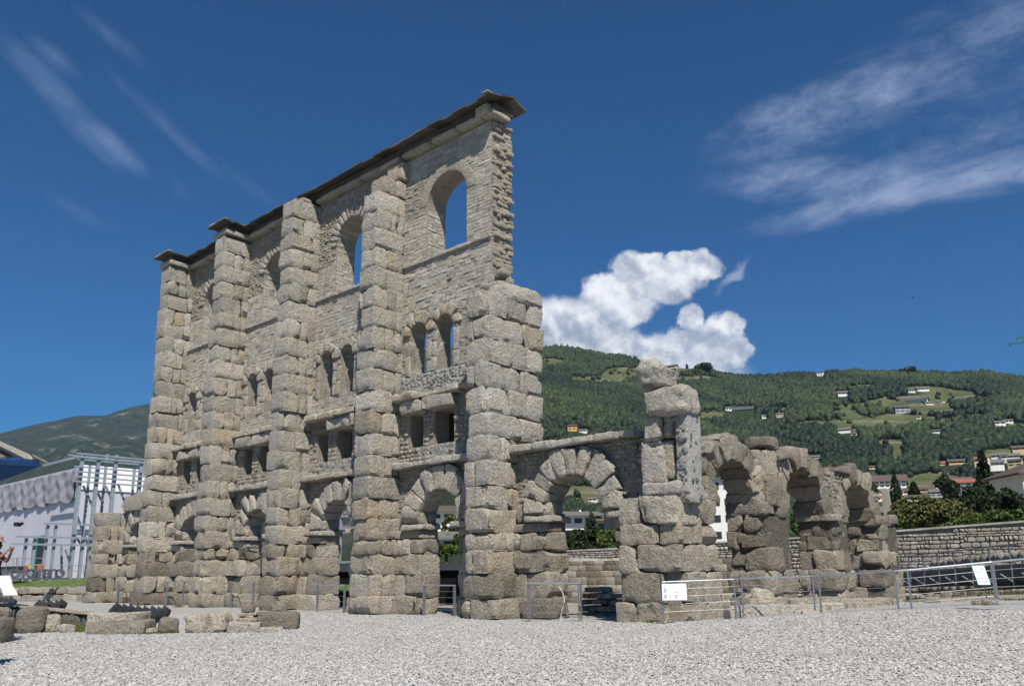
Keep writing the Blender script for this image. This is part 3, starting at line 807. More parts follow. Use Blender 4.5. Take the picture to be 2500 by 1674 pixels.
# ---- corner pier B7 with its stack of balanced blocks
pier = box('corner_pier', (.2, .22, -.1), (1.75, 1.85, 3.3), 'mortar', facade)
def pb(a, b, mt='stone_low', t=None, **kw):
    k = dict(cell=.08, amp=.04, lump=.05, rad=.035, bow=.0, chip=.22, gap=.003); k.update(kw)
    stone('stone_block', a, b, mt, pier, tint=tone() if t is None else t, **k)
for k, cuts in enumerate([[-.1, .55, 1.42], [.05, 1.42], [.08, .62, 1.95], [.1, 1.35, 1.95], [.1, .8, 1.9]]):
    z0, z1 = LV[k], LV[k+1]
    for a, b in zip(cuts, cuts[1:]): pb((a, rnd.uniform(-.08, .04), z0), (b, 1.3, z1))
    if k < 2: pb((1.45, .25, z0), (2.0+.05*(k == 0), 1.25, z1), t=.45); pb((1.5, 1.15, z0), (2.0, 2.2, z1))
    else: pb((.4, 1.2, z0), (1.97, 2.1, z1))
    pb((.2, 1.9, z0), (1.2, 2.9, z1))
pb((.85, .1, 3.42), (1.95, 1.5, 3.76), 'stone', .55, rad=.06)
pb((1.85, .35, 3.2), (1.98, 2.05, 3.6), 'stone', .6, rad=.06)
pb((.72, .3, 3.77), (1.45, 1.5, 4.95), 'stone', .5, rad=.05); pb((1.3, .4, 3.9), (1.78, 1.4, 4.95), 'stone_low', .35, rad=.08, lump=.1)
pb((.82, .15, 4.93), (1.45, 1.2, 5.66), 'stone', .62, rad=.12); pb((1.43, .3, 4.98), (1.82, 1.2, 5.66), 'stone_low', .35, rad=.12, lump=.1)
pb((1.0, .0, 5.64), (2.3, .95, 6.36), 'stone', .58, rad=.11, lump=.1, rot=(.03, 'Y'))
pb((.72, .02, 6.33), (1.78, .95, 7.2), 'stone', .55, rad=.22, lump=.2, amp=.07, chip=.4, skew=.12, rot=(.16, 'Y'))
# pillar of grey concrete set with cobbles that props it
o = stone('prop_pillar', (1.80, .3, 3.2), (2.2, 1.05, 5.66), 'cobblecrete', pier, tint=.95, cell=.1, amp=.03, rad=.04)
mb = MB()
for k in range(60):
    zz = rnd.uniform(3.3, 5.55); s_ = rnd.uniform(.05, .085)
    if rnd.random() < .6: c_ = (rnd.uniform(1.85, 2.15), .33, zz)
    else: c_ = (2.17, rnd.uniform(.4, 1.0), zz)
    v, F = stonev(np.array(c_)-(s_*.8, s_*.6, s_*.7), np.array(c_)+(s_*.8, s_*.6, s_*.7), cell=.1, rad=s_*.5, amp=.01, gap=0); mb.add(v, F.tolist(), rnd.choice([.0, .05, .5]))
kind(mb.build('cobbles', 'cobblecrete', pier, smooth=True), 'stuff')
# stones in the gap between the last arch and the balanced stack
for k in range(34):
    a = rnd.random(); zz = 3.9+a*1.3; s_ = rnd.uniform(.1, .2)
    xx = rnd.uniform(-.3, .65); stone('infill_stone', (xx, 1.15+rnd.uniform(0, .25), zz), (xx+s_*1.5, 1.8, zz+s_), 'rubble' if rnd.random() < .6 else 'pale', BAY[6], cell=.1, rad=.05, amp=.05)

# ------------------------------------------------------------------ side arcade running back from the corner
arcade = thing('side_arcade', (1.2, 9, 0), 'low dark side arcade of crumbling arches behind the long rail fence', 'ruin')
YS = [5.25, 10.5, 15.4]; YE = [7.1, 12.2, 17.7]
AL = [-.3, .05, .72, 1.4, 2.1, 2.6, 3.16]
for j, (ya, yb) in enumerate(zip(YS, YE)):
    pr_ = box('arcade_pier', (.72, ya+.05, -.3), (1.86, yb-.1, 3.1), 'darkmortar', arcade)
    for k in range(6):
        z0, z1 = AL[k], AL[k+1]
        big = dict(cell=.1, amp=.05, lump=.08, rad=.05, bow=.01, chip=.3, gap=.002)
        dx = -.1 if k >= 4 else (.35 if k == 0 else 0)
        mt = lambda: rnd.choice(['stone_brown', 'stone_brown', 'stone_low'])
        xs_ = [.62, 1.2, 1.98+dx] if k % 2 else [.62, .95, 1.98+dx]
        for a, b in zip(xs_, xs_[1:]):
            stone('stone_block', (a, ya+rnd.uniform(-.12, .06), z0), (b, ya+.95, z1), mt(), pr_, tint=tone(), **big)
        m_ = ya+.9+rnd.uniform(-.1, .1)
        stone('stone_block', (.7, m_, z0), (1.95+dx+rnd.uniform(-.12, .05), yb+rnd.uniform(-.1, .15), z1), mt(), pr_, tint=tone(), **big)
    if j == 1:
        stone('impost', (.6, ya-.12, 3.12), (2.08, ya+.72, 3.38), 'stone_low', pr_, tint=.6, cell=.1, amp=.03, rad=.03, chip=.12)
    else: stone('stone_block', (.62, ya-.1, 3.1), (1.95, ya+.8, 3.5), 'stone_brown', pr_, tint=.6, cell=.1, amp=.05, rad=.06, chip=.25, lump=.08)
    stone('stone_block', (.65, yb-.85, 3.1), (1.9, yb+.08, 3.6), 'stone_brown', pr_, tint=.5, cell=.1, amp=.05, rad=.05, chip=.3, lump=.08)
# arches: from corner pier to A, A to B, B to C
for j, (ya, yb) in enumerate([(2.3, 5.2), (7.15, 10.4), (12.3, 15.3)]):
    cy = (ya+yb)/2; r = (yb-ya)/2; top_ = 3.3
    lo_, hi_ = (ya-.2, yb+.9) if j == 0 else (ya-.95, yb+.95)
    ring = [(cy-(r+.03)*math.cos(math.pi*k/14), top_+(r+.03)*math.sin(math.pi*k/14)) for k in range(15)]
    tops = []; u = hi_
    while u > lo_:
        tops.append((u, (5.32 if abs(u-cy) < 1. else 5.02)+rnd.uniform(-.14, .08) - (.55 if j == 2 and u > cy+.6 else 0))); u -= rnd.uniform(.25, .5)
    holder = prism('arch_wall', [(lo_, 3.2)]+ring+[(hi_, 3.2)]+tops+[(lo_, 4.95)], [], .78, 1.72, 'mortar', arcade, axis='Y')
    q = fill_rows(lambda u, z: lo_+.05 < u < hi_-.05 and (u-cy)**2+(z-top_)**2 > (r+.62)**2 and z < 5.0-(.5 if j == 2 and u > cy+.6 else 0), lo_, hi_, 3.42, 5.05, .15, (.14, .36))
    lay(q, 1.72, 'rubble', holder, axis='Y', sgn=1, lumpy=True, stuff='rubble', proud=(.01, .12), depth=.1)
    nv = 9
    for k in range(nv):
        if j == 2 and k == 7: continue
        a0, a1 = math.pi*k/nv, math.pi*(k+1)/nv
        voussoir('voussoir', cy, top_, r-.05, r+.72+rnd.uniform(-.16, .12), a0+.003, a1-.003, .66, 1.88+rnd.uniform(-.16, .07), 'Y', mat=rnd.choice(['stone_brown', 'stone_brown', 'stone_low']), parent=holder, tint=tone(),
                 cell=.1, amp=.055, lump=.08, rad=.06, chip=.28, skew=.03, gap=.002)
bigk = dict(cell=.1, amp=.05, lump=.07, rad=.06, chip=.25)
hold = box('pier_head', (1.3, 5.75, 3.3), (1.8, 6.4, 5.2), 'darkmortar', arcade)
stone('stone_block', (1.15, 5.4, 3.4), (1.98, 6.5, 4.35), 'stone_brown', hold, tint=.55, **bigk)
stone('stone_block', (1.2, 5.5, 4.3), (2.0, 6.45, 5.25), 'stone_low', hold, tint=.5, **bigk)
stone('capstone', (1.25, 5.45, 5.22), (2.08, 6.4, 5.66), 'stone_brown', hold, tint=.4, cell=.11, amp=.07, lump=.06, rad=.1, chip=.3)
stone('capstone', (1.0, 6.5, 4.98), (2.0, 7.6, 5.2), 'stone_brown', hold, tint=.45, cell=.13, amp=.06, rad=.15, rot=(.16, 'X'))
stone('capstone', (1.0, 11.7, 4.95), (1.95, 12.9, 5.14), 'stone_brown', hold, tint=.35, cell=.13, amp=.06, rad=.12, rot=(-.05, 'X'))
for (a, b) in (((.7, 15.3, 3.4), (1.7, 16.4, 4.1)), ((.6, 16.2, 3.2), (1.5, 17.2, 3.75)), ((.4, 17.4, 2.0), (1.4, 18.6, 2.7)), ((.8, 17.3, 2.7), (1.7, 18.1, 3.2))):
    stone('stone_block', a, b, 'stone_brown', hold, tint=tone(), **bigk)

# ------------------------------------------------------------------ ground
def sst(x, a, b): t = np.clip((x-a)/(b-a), 0, 1); return t*t*(3-2*t)
def gz(x, y):
    x = np.asarray(x, float); y = np.asarray(y, float)
    return .56*sst(x, 0., 9.)*sst(y, -17., 4.5) + .10*sst(x, -4, 1)*sst(y, -6, 1) + .05*sst(x, 8, 16)*sst(y, -14, 0)
GX = np.concatenate([np.linspace(-400, -60, 12), np.linspace(-55, 40, 96), np.linspace(46, 400, 12)])
GY = np.concatenate([np.linspace(-300, -40, 10), np.linspace(-36, 4.5, 66)])
X_, Y_ = np.meshgrid(GX, GY, indexing='ij'); Z_ = gz(X_, Y_)+.012*fbm(np.stack([X_*.6, Y_*.6, X_*0], -1), 2)
def grid_obj(name, X_, Y_, Z_, mat, tint=.5):
    a, b = X_.shape; idx = np.arange(a*b).reshape(a, b); F = np.stack([idx[:-1, :-1], idx[1:, :-1], idx[1:, 1:], idx[:-1, 1:]], -1).reshape(-1, 4)
    mb = MB(); mb.v = [np.stack([X_.ravel(), Y_.ravel(), Z_.ravel()], 1)]; mb.n = a*b; mb.f = F.tolist(); mb.t = [np.full(a*b, tint)]
    return mb.build(name, mat, None, smooth=True)
yard = kind(grid_obj('gravel_yard', X_, Y_, Z_, 'gravel'), 'structure')
# earth behind the facade and beyond: one big sheet slightly lower
GX2 = np.concatenate([np.linspace(-5000, -120, 22), np.linspace(-110, 60, 80), np.linspace(80, 5000, 22)]); GY2 = np.concatenate([np.linspace(-3000, -30, 8), np.linspace(-20, 70, 60), np.linspace(90, 5000, 24)])
X_, Y_ = np.meshgrid(GX2, GY2, indexing='ij'); Z_ = -.30+.1*fbm(np.stack([X_*.1, Y_*.1, X_*0], -1), 2)+.5*sst(X_, 1.9, 10)*sst(Y_, 3.5, 6)*(1-sst(Y_, 14, 24))
kind(grid_obj('earth', X_, Y_, Z_, 'dirt'), 'structure')
# loose stones on the near yard
def pebbles():
    rs = np.random.RandomState(5); n = 210000
    # denser towards the camera foot of the picture: sample bearing and distance
    px = rs.uniform(-150, 2650, n); d = 8.6+24*rs.rand(n)**1.55
    f = CF[:2]/np.linalg.norm(CF[:2]); r = np.array([f[1], -f[0]])
    t = (px-1250)/FPX
    p = CAM[:2]+d[:, None]*(f[None]+t[:, None]*r[None]); keep = (p[:, 1] < 0.) ; p = p[keep]; n = len(p)
    s = rs.uniform(.008, .019, n)*(1+.2*rs.randn(n).clip(-1, 2)); z = gz(p[:, 0], p[:, 1])+s*.35
    base = np.array([(1, 0, 0), (-1, 0, 0), (0, 1, 0), (0, -1, 0), (0, 0, 1.), (0, 0, -.6)]); bf = np.array([(0, 2, 4), (2, 1, 4), (1, 3, 4), (3, 0, 4)])
    a = rs.rand(n)*6.28; ca, sa = np.cos(a), np.sin(a)
    v = base[None]*np.stack([s*rs.uniform(.9, 1.7, n), s*rs.uniform(.7, 1.2, n), s*rs.uniform(.45, .9, n)], 1)[:, None, :]
    v = v*(1+rs.uniform(-.3, .3, v.shape)); v = v[:, :5]
    tl = rs.normal(0, .24, (n, 2)); v[..., 2] += v[..., 0]*tl[:, :1]+v[..., 1]*tl[:, 1:]
    x = v[..., 0]*ca[:, None]-v[..., 1]*sa[:, None]; y = v[..., 0]*sa[:, None]+v[..., 1]*ca[:, None]
    v = np.stack([x+p[:, :1], y+p[:, 1:], v[..., 2]+z[:, None]], -1).reshape(-1, 3)
    F = (bf[None]+np.arange(n)[:, None, None]*5).reshape(-1, 3)
    me = bpy.data.meshes.new('gravel_stones'); me.vertices.add(len(v)); me.vertices.foreach_set('co', v.ravel())
    me.loops.add(F.size); me.loops.foreach_set('vertex_index', F.ravel()); me.polygons.add(len(F)); me.polygons.foreach_set('loop_start', np.arange(0, F.size, 3))
    me.update(calc_edges=True)
    at_ = me.attributes.new('tint', 'FLOAT', 'POINT'); at_.data.foreach_set('value', np.repeat(np.clip(rs.normal(.52, .20, n), 0, 1), 5).astype(np.float32))
    me.materials.append(M['pebble']); o = bpy.data.objects.new('gravel_stones', me); COL.objects.link(o); return kind(o, 'stuff')
pebbles()
def blades(name, region, n, h, mat='leaf', w_=.012, tl=(.2, .9)):
    """grass or weeds: small upright triangles scattered by region(rs) -> x, y, z"""
    rs = np.random.RandomState(11+n); V = []; T = []
    mb = MB(); pts = [region(rs) for _ in range(n)]; p = np.array(pts); a = rs.rand(n)*6.28; hh = h*rs.uniform(.5, 1.2, n)
    d = np.stack([np.cos(a), np.sin(a), 0*a], 1); lean = rs.normal(0, .35, (n, 2))
    v = np.stack([p-d*w_, p+d*w_, p+np.stack([lean[:, 0]*hh, lean[:, 1]*hh, hh], 1)], 1).reshape(-1, 3)
    mb.v = [v]; mb.n = len(v); mb.f = np.arange(len(v)).reshape(-1, 3).tolist(); mb.t = [np.repeat(rs.uniform(*tl, n), 3)]
    return mb.build(name, mat)
# white strips of paving let into the gravel in front of the buttresses
for k, (a, b) in enumerate([((203, 1470), (290, 1473)), ((338, 1481), (430, 1484)), ((488, 1487), (548, 1487)), ((665, 1497), (752, 1501)), ((800, 1503), (842, 1504)), ((918, 1511), (1007, 1508)), ((1083, 1517), (1140, 1516)), ((1275, 1519), (1360, 1517)), ((1512, 1521), (1585, 1520)), ((1790, 1503), (1855, 1503))]):
    p, q = on_ground(*a, z=float(gz(*on_ground(*a)[:2]))), on_ground(*b, z=float(gz(*on_ground(*b)[:2])))
    c = (p+q)/2; L = abs(q[0]-p[0])*.8
    L = min(max(L, .6), 2.2); z_ = float(gz(c[0], c[1]))
    o = stone('threshold_slab', (c[0]-L/2, c[1]-.16, z_-.08), (c[0]+L/2, c[1]+.16, z_+.035), 'pale', tint=.9, cell=.15, rad=.02, amp=.01, rz=.25)
    tag(o, ['white threshold slab before the lowest leftmost pier', 'white threshold slab before the second buttress from the left', 'white threshold slab before the third buttress from the left', 'white threshold slab before the fourth buttress from the left',
        'short white threshold slab left of the fifth buttress', 'white threshold slab right before the fifth buttress', 'white threshold slab left of the widest broken buttress', 'white threshold slab before the barrier of the large open arch',
        'white threshold slab at the foot of the corner pier', 'white threshold slab under the first posts of the long fence'][k], 'paving slab', 'white slabs in the gravel')

# ------------------------------------------------------------------ hills
CAM2 = CAM[:2]
def bearing(p): return math.atan2(p[0]-CAM[0], p[1]-CAM[1])
def outline(pts):
    az, te = [], []
    for px, py in pts:
        d = ray(px, py); az.append(math.atan2(d[0], d[1])); te.append(d[2]/math.hypot(d[0], d[1]))
    o = np.argsort(az); return np.array(az)[o], np.array(te)[o]
def topix(x, y, z):
    v = np.stack([np.asarray(x)-CAM[0], np.asarray(y)-CAM[1], np.asarray(z)-CAM[2]], -1)
    k = v@CF; k = np.where(k < 1e-3, 1e-3, k); return 1250+FPX*(v@CR)/k, 837+PYO-FPX*(v@CU)/k
NEAR = [(-600, 1375), (300, 1372), (850, 1330), (1000, 1200), (1100, 1040), (1200, 905), (1270, 858), (1329, 850), (1380, 850), (1427, 858), (1475, 868), (1523, 871), (1561, 884), (1619, 892), (1682, 897), (1711, 892), (1753, 910),
        (1791, 917), (1842, 921), (1899, 918), (1925, 914), (2000, 912), (2059, 908), (2117, 909), (2187, 912), (2219, 909), (2282, 914), (2330, 914), (2397, 911), (2442, 918), (2500, 927), (2700, 930), (3100, 960), (3800, 1020)]
FAR = [(-1200, 1180), (-500, 1120), (-120, 1075), (0, 1057), (48, 1044), (94, 1033), (138, 1025), (176, 1016), (204, 1013), (255, 1014), (288, 1002), (321, 992), (357, 986), (450, 960), (600, 930), (800, 890), (950, 862), (1060, 846), (1113, 842), (1180, 850), (1260, 880), (1400, 960), (1700, 1080)]
na, nt = outline(NEAR); fa, ft = outline(FAR)
R0, R1 = 420., 2100.
def near_h(az, r):
    T = np.interp(az, na, nt); t = np.clip((r-R0)/(R1-R0), 0, 1.4)
    x, y = r*np.sin(az), r*np.cos(az)
    top = T*R1
    h = top*np.where(t < 1, .12*t+.88*t**1.35, 1-(t-1)*1.2)
    q = np.stack([x/260., y/260., x*0], -1)
    return CAM[2]-2+h+34*fbm(q, 4)*np.clip(t*2.2, 0, 1)*np.clip((1.02-t)*5, 0.0, 1)*np.clip(T*8, 0, 1)
MEAD = [(1440, 930, 70, 12), (1520, 912, 60, 16), (1500, 932, 30, 8), (1640, 905, 100, 12), (1690, 925, 60, 10), (1735, 1018, 60, 18), (1350, 885, 30, 10), (1330, 1085, 40, 12), (1420, 1210, 70, 22), (1400, 1160, 30, 10),
        (2060, 1012, 30, 10), (2085, 1015, 20, 10), (2190, 985, 90, 20), (2260, 985, 90, 18), (2330, 970, 90, 15), (2130, 1035, 120, 17), (2230, 1025, 120, 14), (2080, 995, 60, 10), (2300, 1005, 70, 12), (2100, 945, 40, 8), (2250, 950, 60, 8), (2380, 1020, 30, 10),
        (2170, 1085, 50, 14), (2190, 1110, 20, 24), (2470, 1045, 60, 10), (2440, 1110, 50, 14), (2480, 1115, 40, 14), (2170, 1170, 60, 8), (2280, 1170, 80, 20), (2300, 1200, 120, 14), (2420, 1180, 100, 20), (1900, 1000, 40, 8), (1985, 1035, 40, 8), (2040, 1190, 60, 14)]
def meadow(x, y, z):
    px, py = topix(x, y, z); m_ = np.zeros_like(px)
    for cx, cy, rx, ry in MEAD: m_ = np.maximum(m_, 1.15-np.sqrt(((px-cx)/rx)**2+((py-cy)/ry)**2)*.75)
    m_ = m_+.38*fbm(np.stack([x/70, y/70, x*0], -1), 3)+.22*np.clip(fbm(np.stack([x/180, y/180, x*0+9], -1), 3)-.05, 0, 1)
    return np.clip(m_, 0, 1)
def terrain(name, az, r, hfun, md=None, rock=None):
    A, Rr = np.meshgrid(az, r, indexing='ij'); z = hfun(A, Rr); x = CAM[0]+Rr*np.sin(A); y = CAM[1]+Rr*np.cos(A)
    a, b = A.shape; idx = np.arange(a*b).reshape(a, b); F = np.stack([idx[:-1, :-1], idx[:-1, 1:], idx[1:, 1:], idx[1:, :-1]], -1).reshape(-1, 4)
    me = bpy.data.meshes.new(name); v = np.stack([x, y, z], -1).reshape(-1, 3); me.vertices.add(len(v)); me.vertices.foreach_set('co', v.ravel())
    me.loops.add(F.size); me.loops.foreach_set('vertex_index', F.ravel()); me.polygons.add(len(F)); me.polygons.foreach_set('loop_start', np.arange(0, F.size, 4)); me.update(calc_edges=True)
    for nm, fn in (('meadow', md), ('rock', rock)):
        val = fn(x, y, z) if fn else np.zeros_like(x)
        q = me.attributes.new(nm, 'FLOAT', 'POINT'); q.data.foreach_set('value', val.ravel().astype(np.float32))
    me.polygons.foreach_set('use_smooth', np.ones(len(me.polygons), bool)); me.materials.append(M['hill'])
    o = bpy.data.objects.new(name, me); COL.objects.link(o); return kind(o, 'structure')
terrain('wooded_hill', np.linspace(na[0], na[-1], 420), np.linspace(R0, 2700, 240), near_h, md=meadow,
        rock=lambda x, y, z: np.where((np.sin(z*.20+3*fbm(np.stack([x/300, y/300, x*0], -1), 2)) > .86) & (meadow(x, y, z) > .35) & (fbm(np.stack([x/90, y/90, x*0+5], -1), 2) > -.1), .9, 0))
def far_h(az, r):
    T = np.interp(az, fa, ft); t = np.clip((r-2600)/(7000-2600), 0, 1.3); x, y = r*np.sin(az), r*np.cos(az)
    return T*7000*np.where(t < 1, .1*t+.9*t**1.2, 1-(t-1)*1.5)+250*fbm(np.stack([x/800., y/800., x*0], -1), 6)*np.clip(t*2, 0, 1)*np.clip((1.0-t)*3, .0, 1)
rockf = lambda x, y, z: np.clip(fbm(np.stack([x/420., y/420., z/200.], -1), 4)*2.6-.35, 0, 1)
terrain('far_mountain', np.linspace(fa[0], fa[-1], 420), np.linspace(2600, 8200, 160), far_h, md=lambda x, y, z: np.clip(fbm(np.stack([x/600., y/600., x*0+3], -1), 3)*.9+.12, 0, .6), rock=rockf)
bpy.data.objects['far_mountain'].data.materials[0] = M['mountain']

CLEAR = [(2225, 957, 16), (2268, 988, 18), (2298, 983, 14), (2243, 1022, 12), (2085, 1062, 16), (1990, 1118, 24), (1770, 1075, 20), (2130, 1145, 20), (2398, 1128, 30), (2490, 1100, 34), (2440, 1118, 30), (2338, 1182, 28), (1637, 893, 30), (1398, 1051, 22), (1424, 1056, 20), (1810, 1001, 52), (1778, 1002, 16), (1866, 1021, 14), (1905, 1018, 18), (2003, 914, 15), (2057, 966, 24), (2252, 954, 26), (2240, 980, 42), (2202, 1008, 32), (2062, 1056, 26),
         (2285, 1057, 22), (2440, 1037, 20), (2462, 1033, 18), (2335, 1133, 34), (2306, 1134, 24), (1448, 1224, 24), (2422, 1138, 44), (2480, 1138, 30), (2465, 1118, 36), (2158, 1193, 50), (2368, 1190, 40), (2300, 1190, 30), (2292, 1212, 34), (2255, 1200, 36)]
# forest on the slope: thousands of crowns, one object
ICO = None
def ico():
    g = (1+5**.5)/2; v = np.array([(-1, g, 0), (1, g, 0), (-1, -g, 0), (1, -g, 0), (0, -1, g), (0, 1, g), (0, -1, -g), (0, 1, -g), (g, 0, -1), (g, 0, 1), (-g, 0, -1), (-g, 0, 1)], float)
    f = np.array([(0, 11, 5), (0, 5, 1), (0, 1, 7), (0, 7, 10), (0, 10, 11), (1, 5, 9), (5, 11, 4), (11, 10, 2), (10, 7, 6), (7, 1, 8), (3, 9, 4), (3, 4, 2), (3, 2, 6), (3, 6, 8), (3, 8, 9), (4, 9, 5), (2, 4, 11), (6, 2, 10), (8, 6, 7), (9, 8, 1)])
    return v/np.linalg.norm(v[0]), f
def crowns(name, P3, s, hgt, tint, mat, seed=3):
    rs = np.random.RandomState(seed); bv, bf = ico(); n = len(P3)
    j = 1+rs.uniform(-.32, .28, (n, 12, 1)); v = bv[None]*j
    up = np.clip(bv[:, 2], -1, 1)[None]
    con = (rs.rand(n, 1) < .12)
    sx = s[:, None]*np.where(con, .62*(1-.55*up), 1.); v = np.stack([v[..., 0]*sx, v[..., 1]*sx, v[..., 2]*hgt[:, None]*np.where(con, 1.25, 1)], -1)
    v = v+P3[:, None, :]; v[..., 2] += hgt[:, None]*.7
    F = (bf[None]+12*np.arange(n)[:, None, None]).reshape(-1, 3)
    me = bpy.data.meshes.new(name); vv = v.reshape(-1, 3); me.vertices.add(len(vv)); me.vertices.foreach_set('co', vv.ravel())
    me.loops.add(F.size); me.loops.foreach_set('vertex_index', F.ravel()); me.polygons.add(len(F)); me.polygons.foreach_set('loop_start', np.arange(0, F.size, 3)); me.update(calc_edges=True)
    q = me.attributes.new('tint', 'FLOAT', 'POINT'); q.data.foreach_set('value', np.clip(np.repeat(tint, 12)+rs.uniform(-.12, .12, 12*n), 0, 1).astype(np.float32))
    me.materials.append(M[mat]); o = bpy.data.objects.new(name, me); COL.objects.link(o); return kind(o, 'stuff')
rs = np.random.RandomState(21); n = 76000
a0, a1 = [math.atan2(*ray(px, 1200)[:2]) for px in (1180, 2680)]
az = rs.uniform(a0, a1, n); r = 430+(2150-430)*rs.rand(n)**.72
z = near_h(az, r); x = CAM[0]+r*np.sin(az); y = CAM[1]+r*np.cos(az); md = meadow(x, y, z)
pxs, pys = topix(x, y, z)
keep = (rs.rand(n) > np.clip((md-.22)*3.6, 0, .985)) & (pys < 1345) & (pys > 800)
for cx_, cy_, w__ in CLEAR: keep &= ~((np.abs(pxs-cx_) < w__*.62+5) & (pys > cy_-10) & (pys < cy_+16+w__*.25))
x, y, z, r, md = x[keep], y[keep], z[keep], r[keep], md[keep]
big = fbm(np.stack([x/120., y/120., x*0+30], -1), 3)
s = rs.uniform(2.2, 5.8, len(x))*(1+.25*(r > 1200)); tt = np.clip(.38+1.0*big+rs.normal(0, .2, len(x)), 0, 1)
crowns('hillside_forest', np.stack([x, y, z-.8], -1), s, s*rs.uniform(.85, 1.4, len(x)), tt, 'forest')

# ------------------------------------------------------------------ trees with leaves
def leaves(name, mat, parent, blobs, n, size, seed, tl=(.1, .95)):
    rs = np.random.RandomState(seed); B = np.array(blobs, float); wgt = B[:, 3]*B[:, 4]*B[:, 5]; k = rs.choice(len(B), n, p=wgt/wgt.sum()); b = B[k]
    d = rs.normal(size=(n, 3)); d /= np.linalg.norm(d, axis=1, keepdims=True); rr = rs.uniform(.55, 1.06, n)**.6
    c = b[:, :3]+d*rr[:, None]*b[:, 3:6]; nn = fbm(c/ (B[:, 3].mean()*.8)+seed, 2)
    keep = nn > -.16; c = c[keep]; d = d[keep]; nn = nn[keep]; m_ = len(c)
    u = rs.normal(size=(m_, 3))+d*.6; u /= np.linalg.norm(u, axis=1, keepdims=True); w_ = np.cross(u, rs.normal(size=(m_, 3))); w_ /= np.linalg.norm(w_, axis=1, keepdims=True); q = np.cross(u, w_)
    s = size*rs.uniform(.5, 1.3, m_)[:, None]
    v = np.stack([c-w_*s-q*s*.6, c+w_*s-q*s*.6, c+w_*s*.6+q*s, c-w_*s*.5+q*s*.8], 1).reshape(-1, 3)
    F = np.arange(m_*4).reshape(-1, 4)
    mb = MB(); mb.v = [v]; mb.n = len(v); mb.f = F.tolist(); mb.t = [np.repeat(np.clip(rs.uniform(*tl, m_)+nn*.5, 0, 1), 4)]
    return mb.build(name, mat, parent)
def tree(label, px, py, dist, w_px, h_px, mat='leaf', n=2600, conifer=False, seed=1, cat='tree', name='leafy_tree', group='trees and bushes behind the precinct wall'):
    base = at(px, py, dist); k = dist/FPX*1.0; W, H = w_px*k/2, h_px*k
    t = thing(name, base, label, cat, group); rs = np.random.RandomState(seed)
    mb = MB(); mb.add(*tubev(base-(0, 0, .5), base+(0, 0, H*.55), W*.09+.05, 8, W*.04+.03))
    blobs = []
    if conifer:
        for q in np.linspace(.06, .97, 9): r_ = W*(1-q)**.8*(1 if not isinstance(conifer, float) else conifer); blobs.append((*(base+(0, 0, H*q)), r_+.15, r_+.15, H*.10))
    else:
        low = any(k_ in label for k_ in ('bush', 'shrub')); lo_z, hi_z = (.12, .78) if low else (.34, .8)
        for q in range(14 if low else 9):
            a = rs.rand()*6.28; rr = rs.uniform(.15, .75 if low else .62)*W; zz = H*rs.uniform(lo_z, hi_z); b = base+(math.cos(a)*rr, math.sin(a)*rr, zz)
            mb.add(*tubev(base+(0, 0, H*.25), b, W*.035+.03, 5, .02)); R_ = W*rs.uniform(.35, .55); blobs.append((*b, R_, R_, min(R_, H*.24)))
        blobs.append((*(base+(0, 0, H*.5)), W*.7, W*.7, H*.38))
    mb.build('trunk', 'bark', t); leaves('crown', mat, t, blobs, int(n*1.8), max(.07, W*.032, dist*.0016), seed); return t
tree('broad olive green shrub mass spilling above the cobble wall', 2290, 1302, 62, 200, 84, 'leafolive', 9000, seed=3)
tree('yellow green bush at the left end of the cobble wall shrubs', 2180, 1308, 58, 70, 36, 'leaf', 3000, seed=4)
tree('very dark rounded cedar in front of the yellow apartment house', 2425, 1275, 78, 165, 84, 'leafdark', 7000, seed=5)
tree('dark cedar cut by the right border of the view', 2520, 1278, 80, 130, 66, 'leafdark', 3500, seed=6)
tree('leafy green bushes under the dark cedar', 2400, 1302, 58, 150, 44, 'leaf', 4200, seed=7)
tree('low green bushes at the far right above the cobble wall', 2490, 1288, 54, 130, 40, 'leaf', 3600, seed=8)
tree('tall narrow dark poplar left of the yellow apartment house', 2415, 1255, 240, 66, 150, 'leafdark', 3400, conifer=.8, seed=9)
tree('dark pointed cypress filling the middle of the large open arch', 1446, 1345, 96, 60, 88, 'leafdark', 3000, conifer=1., seed=10)
tree('dark bush in the left of the large open arch', 1402, 1348, 93, 70, 62, 'leafdark', 2800, seed=11)
tree('green shrub in the right of the large open arch', 1480, 1346, 90, 60, 60, 'leaf', 2400, seed=12)
tree('bushy tree seen through the second open arch from the right', 1108, 1300, 70, 62, 46, 'leafolive', 2600, seed=13)
tree('green shrub on the concrete slab behind the second open arch', 1130, 1356, 46, 60, 60, 'leaf', 2200, seed=14)
tree('small shrub left on the concrete slab behind the second open arch', 1090, 1354, 46, 50, 26, 'leaf', 1400, seed=15)
tree('green tree glimpsed under the second side arch', 1952, 1312, 75, 50, 60, 'leaf', 1800, seed=16)
tree('rounded tree right of the white terraced flats', 2120, 1222, 300, 60, 42, 'leaf', 1400, seed=17)
tree('conifer behind the slate roof chimney', 2190, 1225, 320, 30, 60, 'leafdark', 1100, conifer=1., seed=18)
tree('dark conifer pair among the town roofs', 2235, 1228, 330, 34, 48, 'leafdark', 1100, conifer=1., seed=19)
tree('dark tree before the white gabled town house', 2320, 1228, 290, 50, 60, 'leafdark', 1300, seed=20)
tree('dark tree on the skyline right of the hilltop chalet', 1722, 912, 2020, 44, 26, 'leafdark', 700, seed=22, group='lone trees on the skyline')
tree('round tree clump on the skyline above the terraces', 2220, 916, 2050, 44, 18, 'leafdark', 700, seed=23, group='lone trees on the skyline')

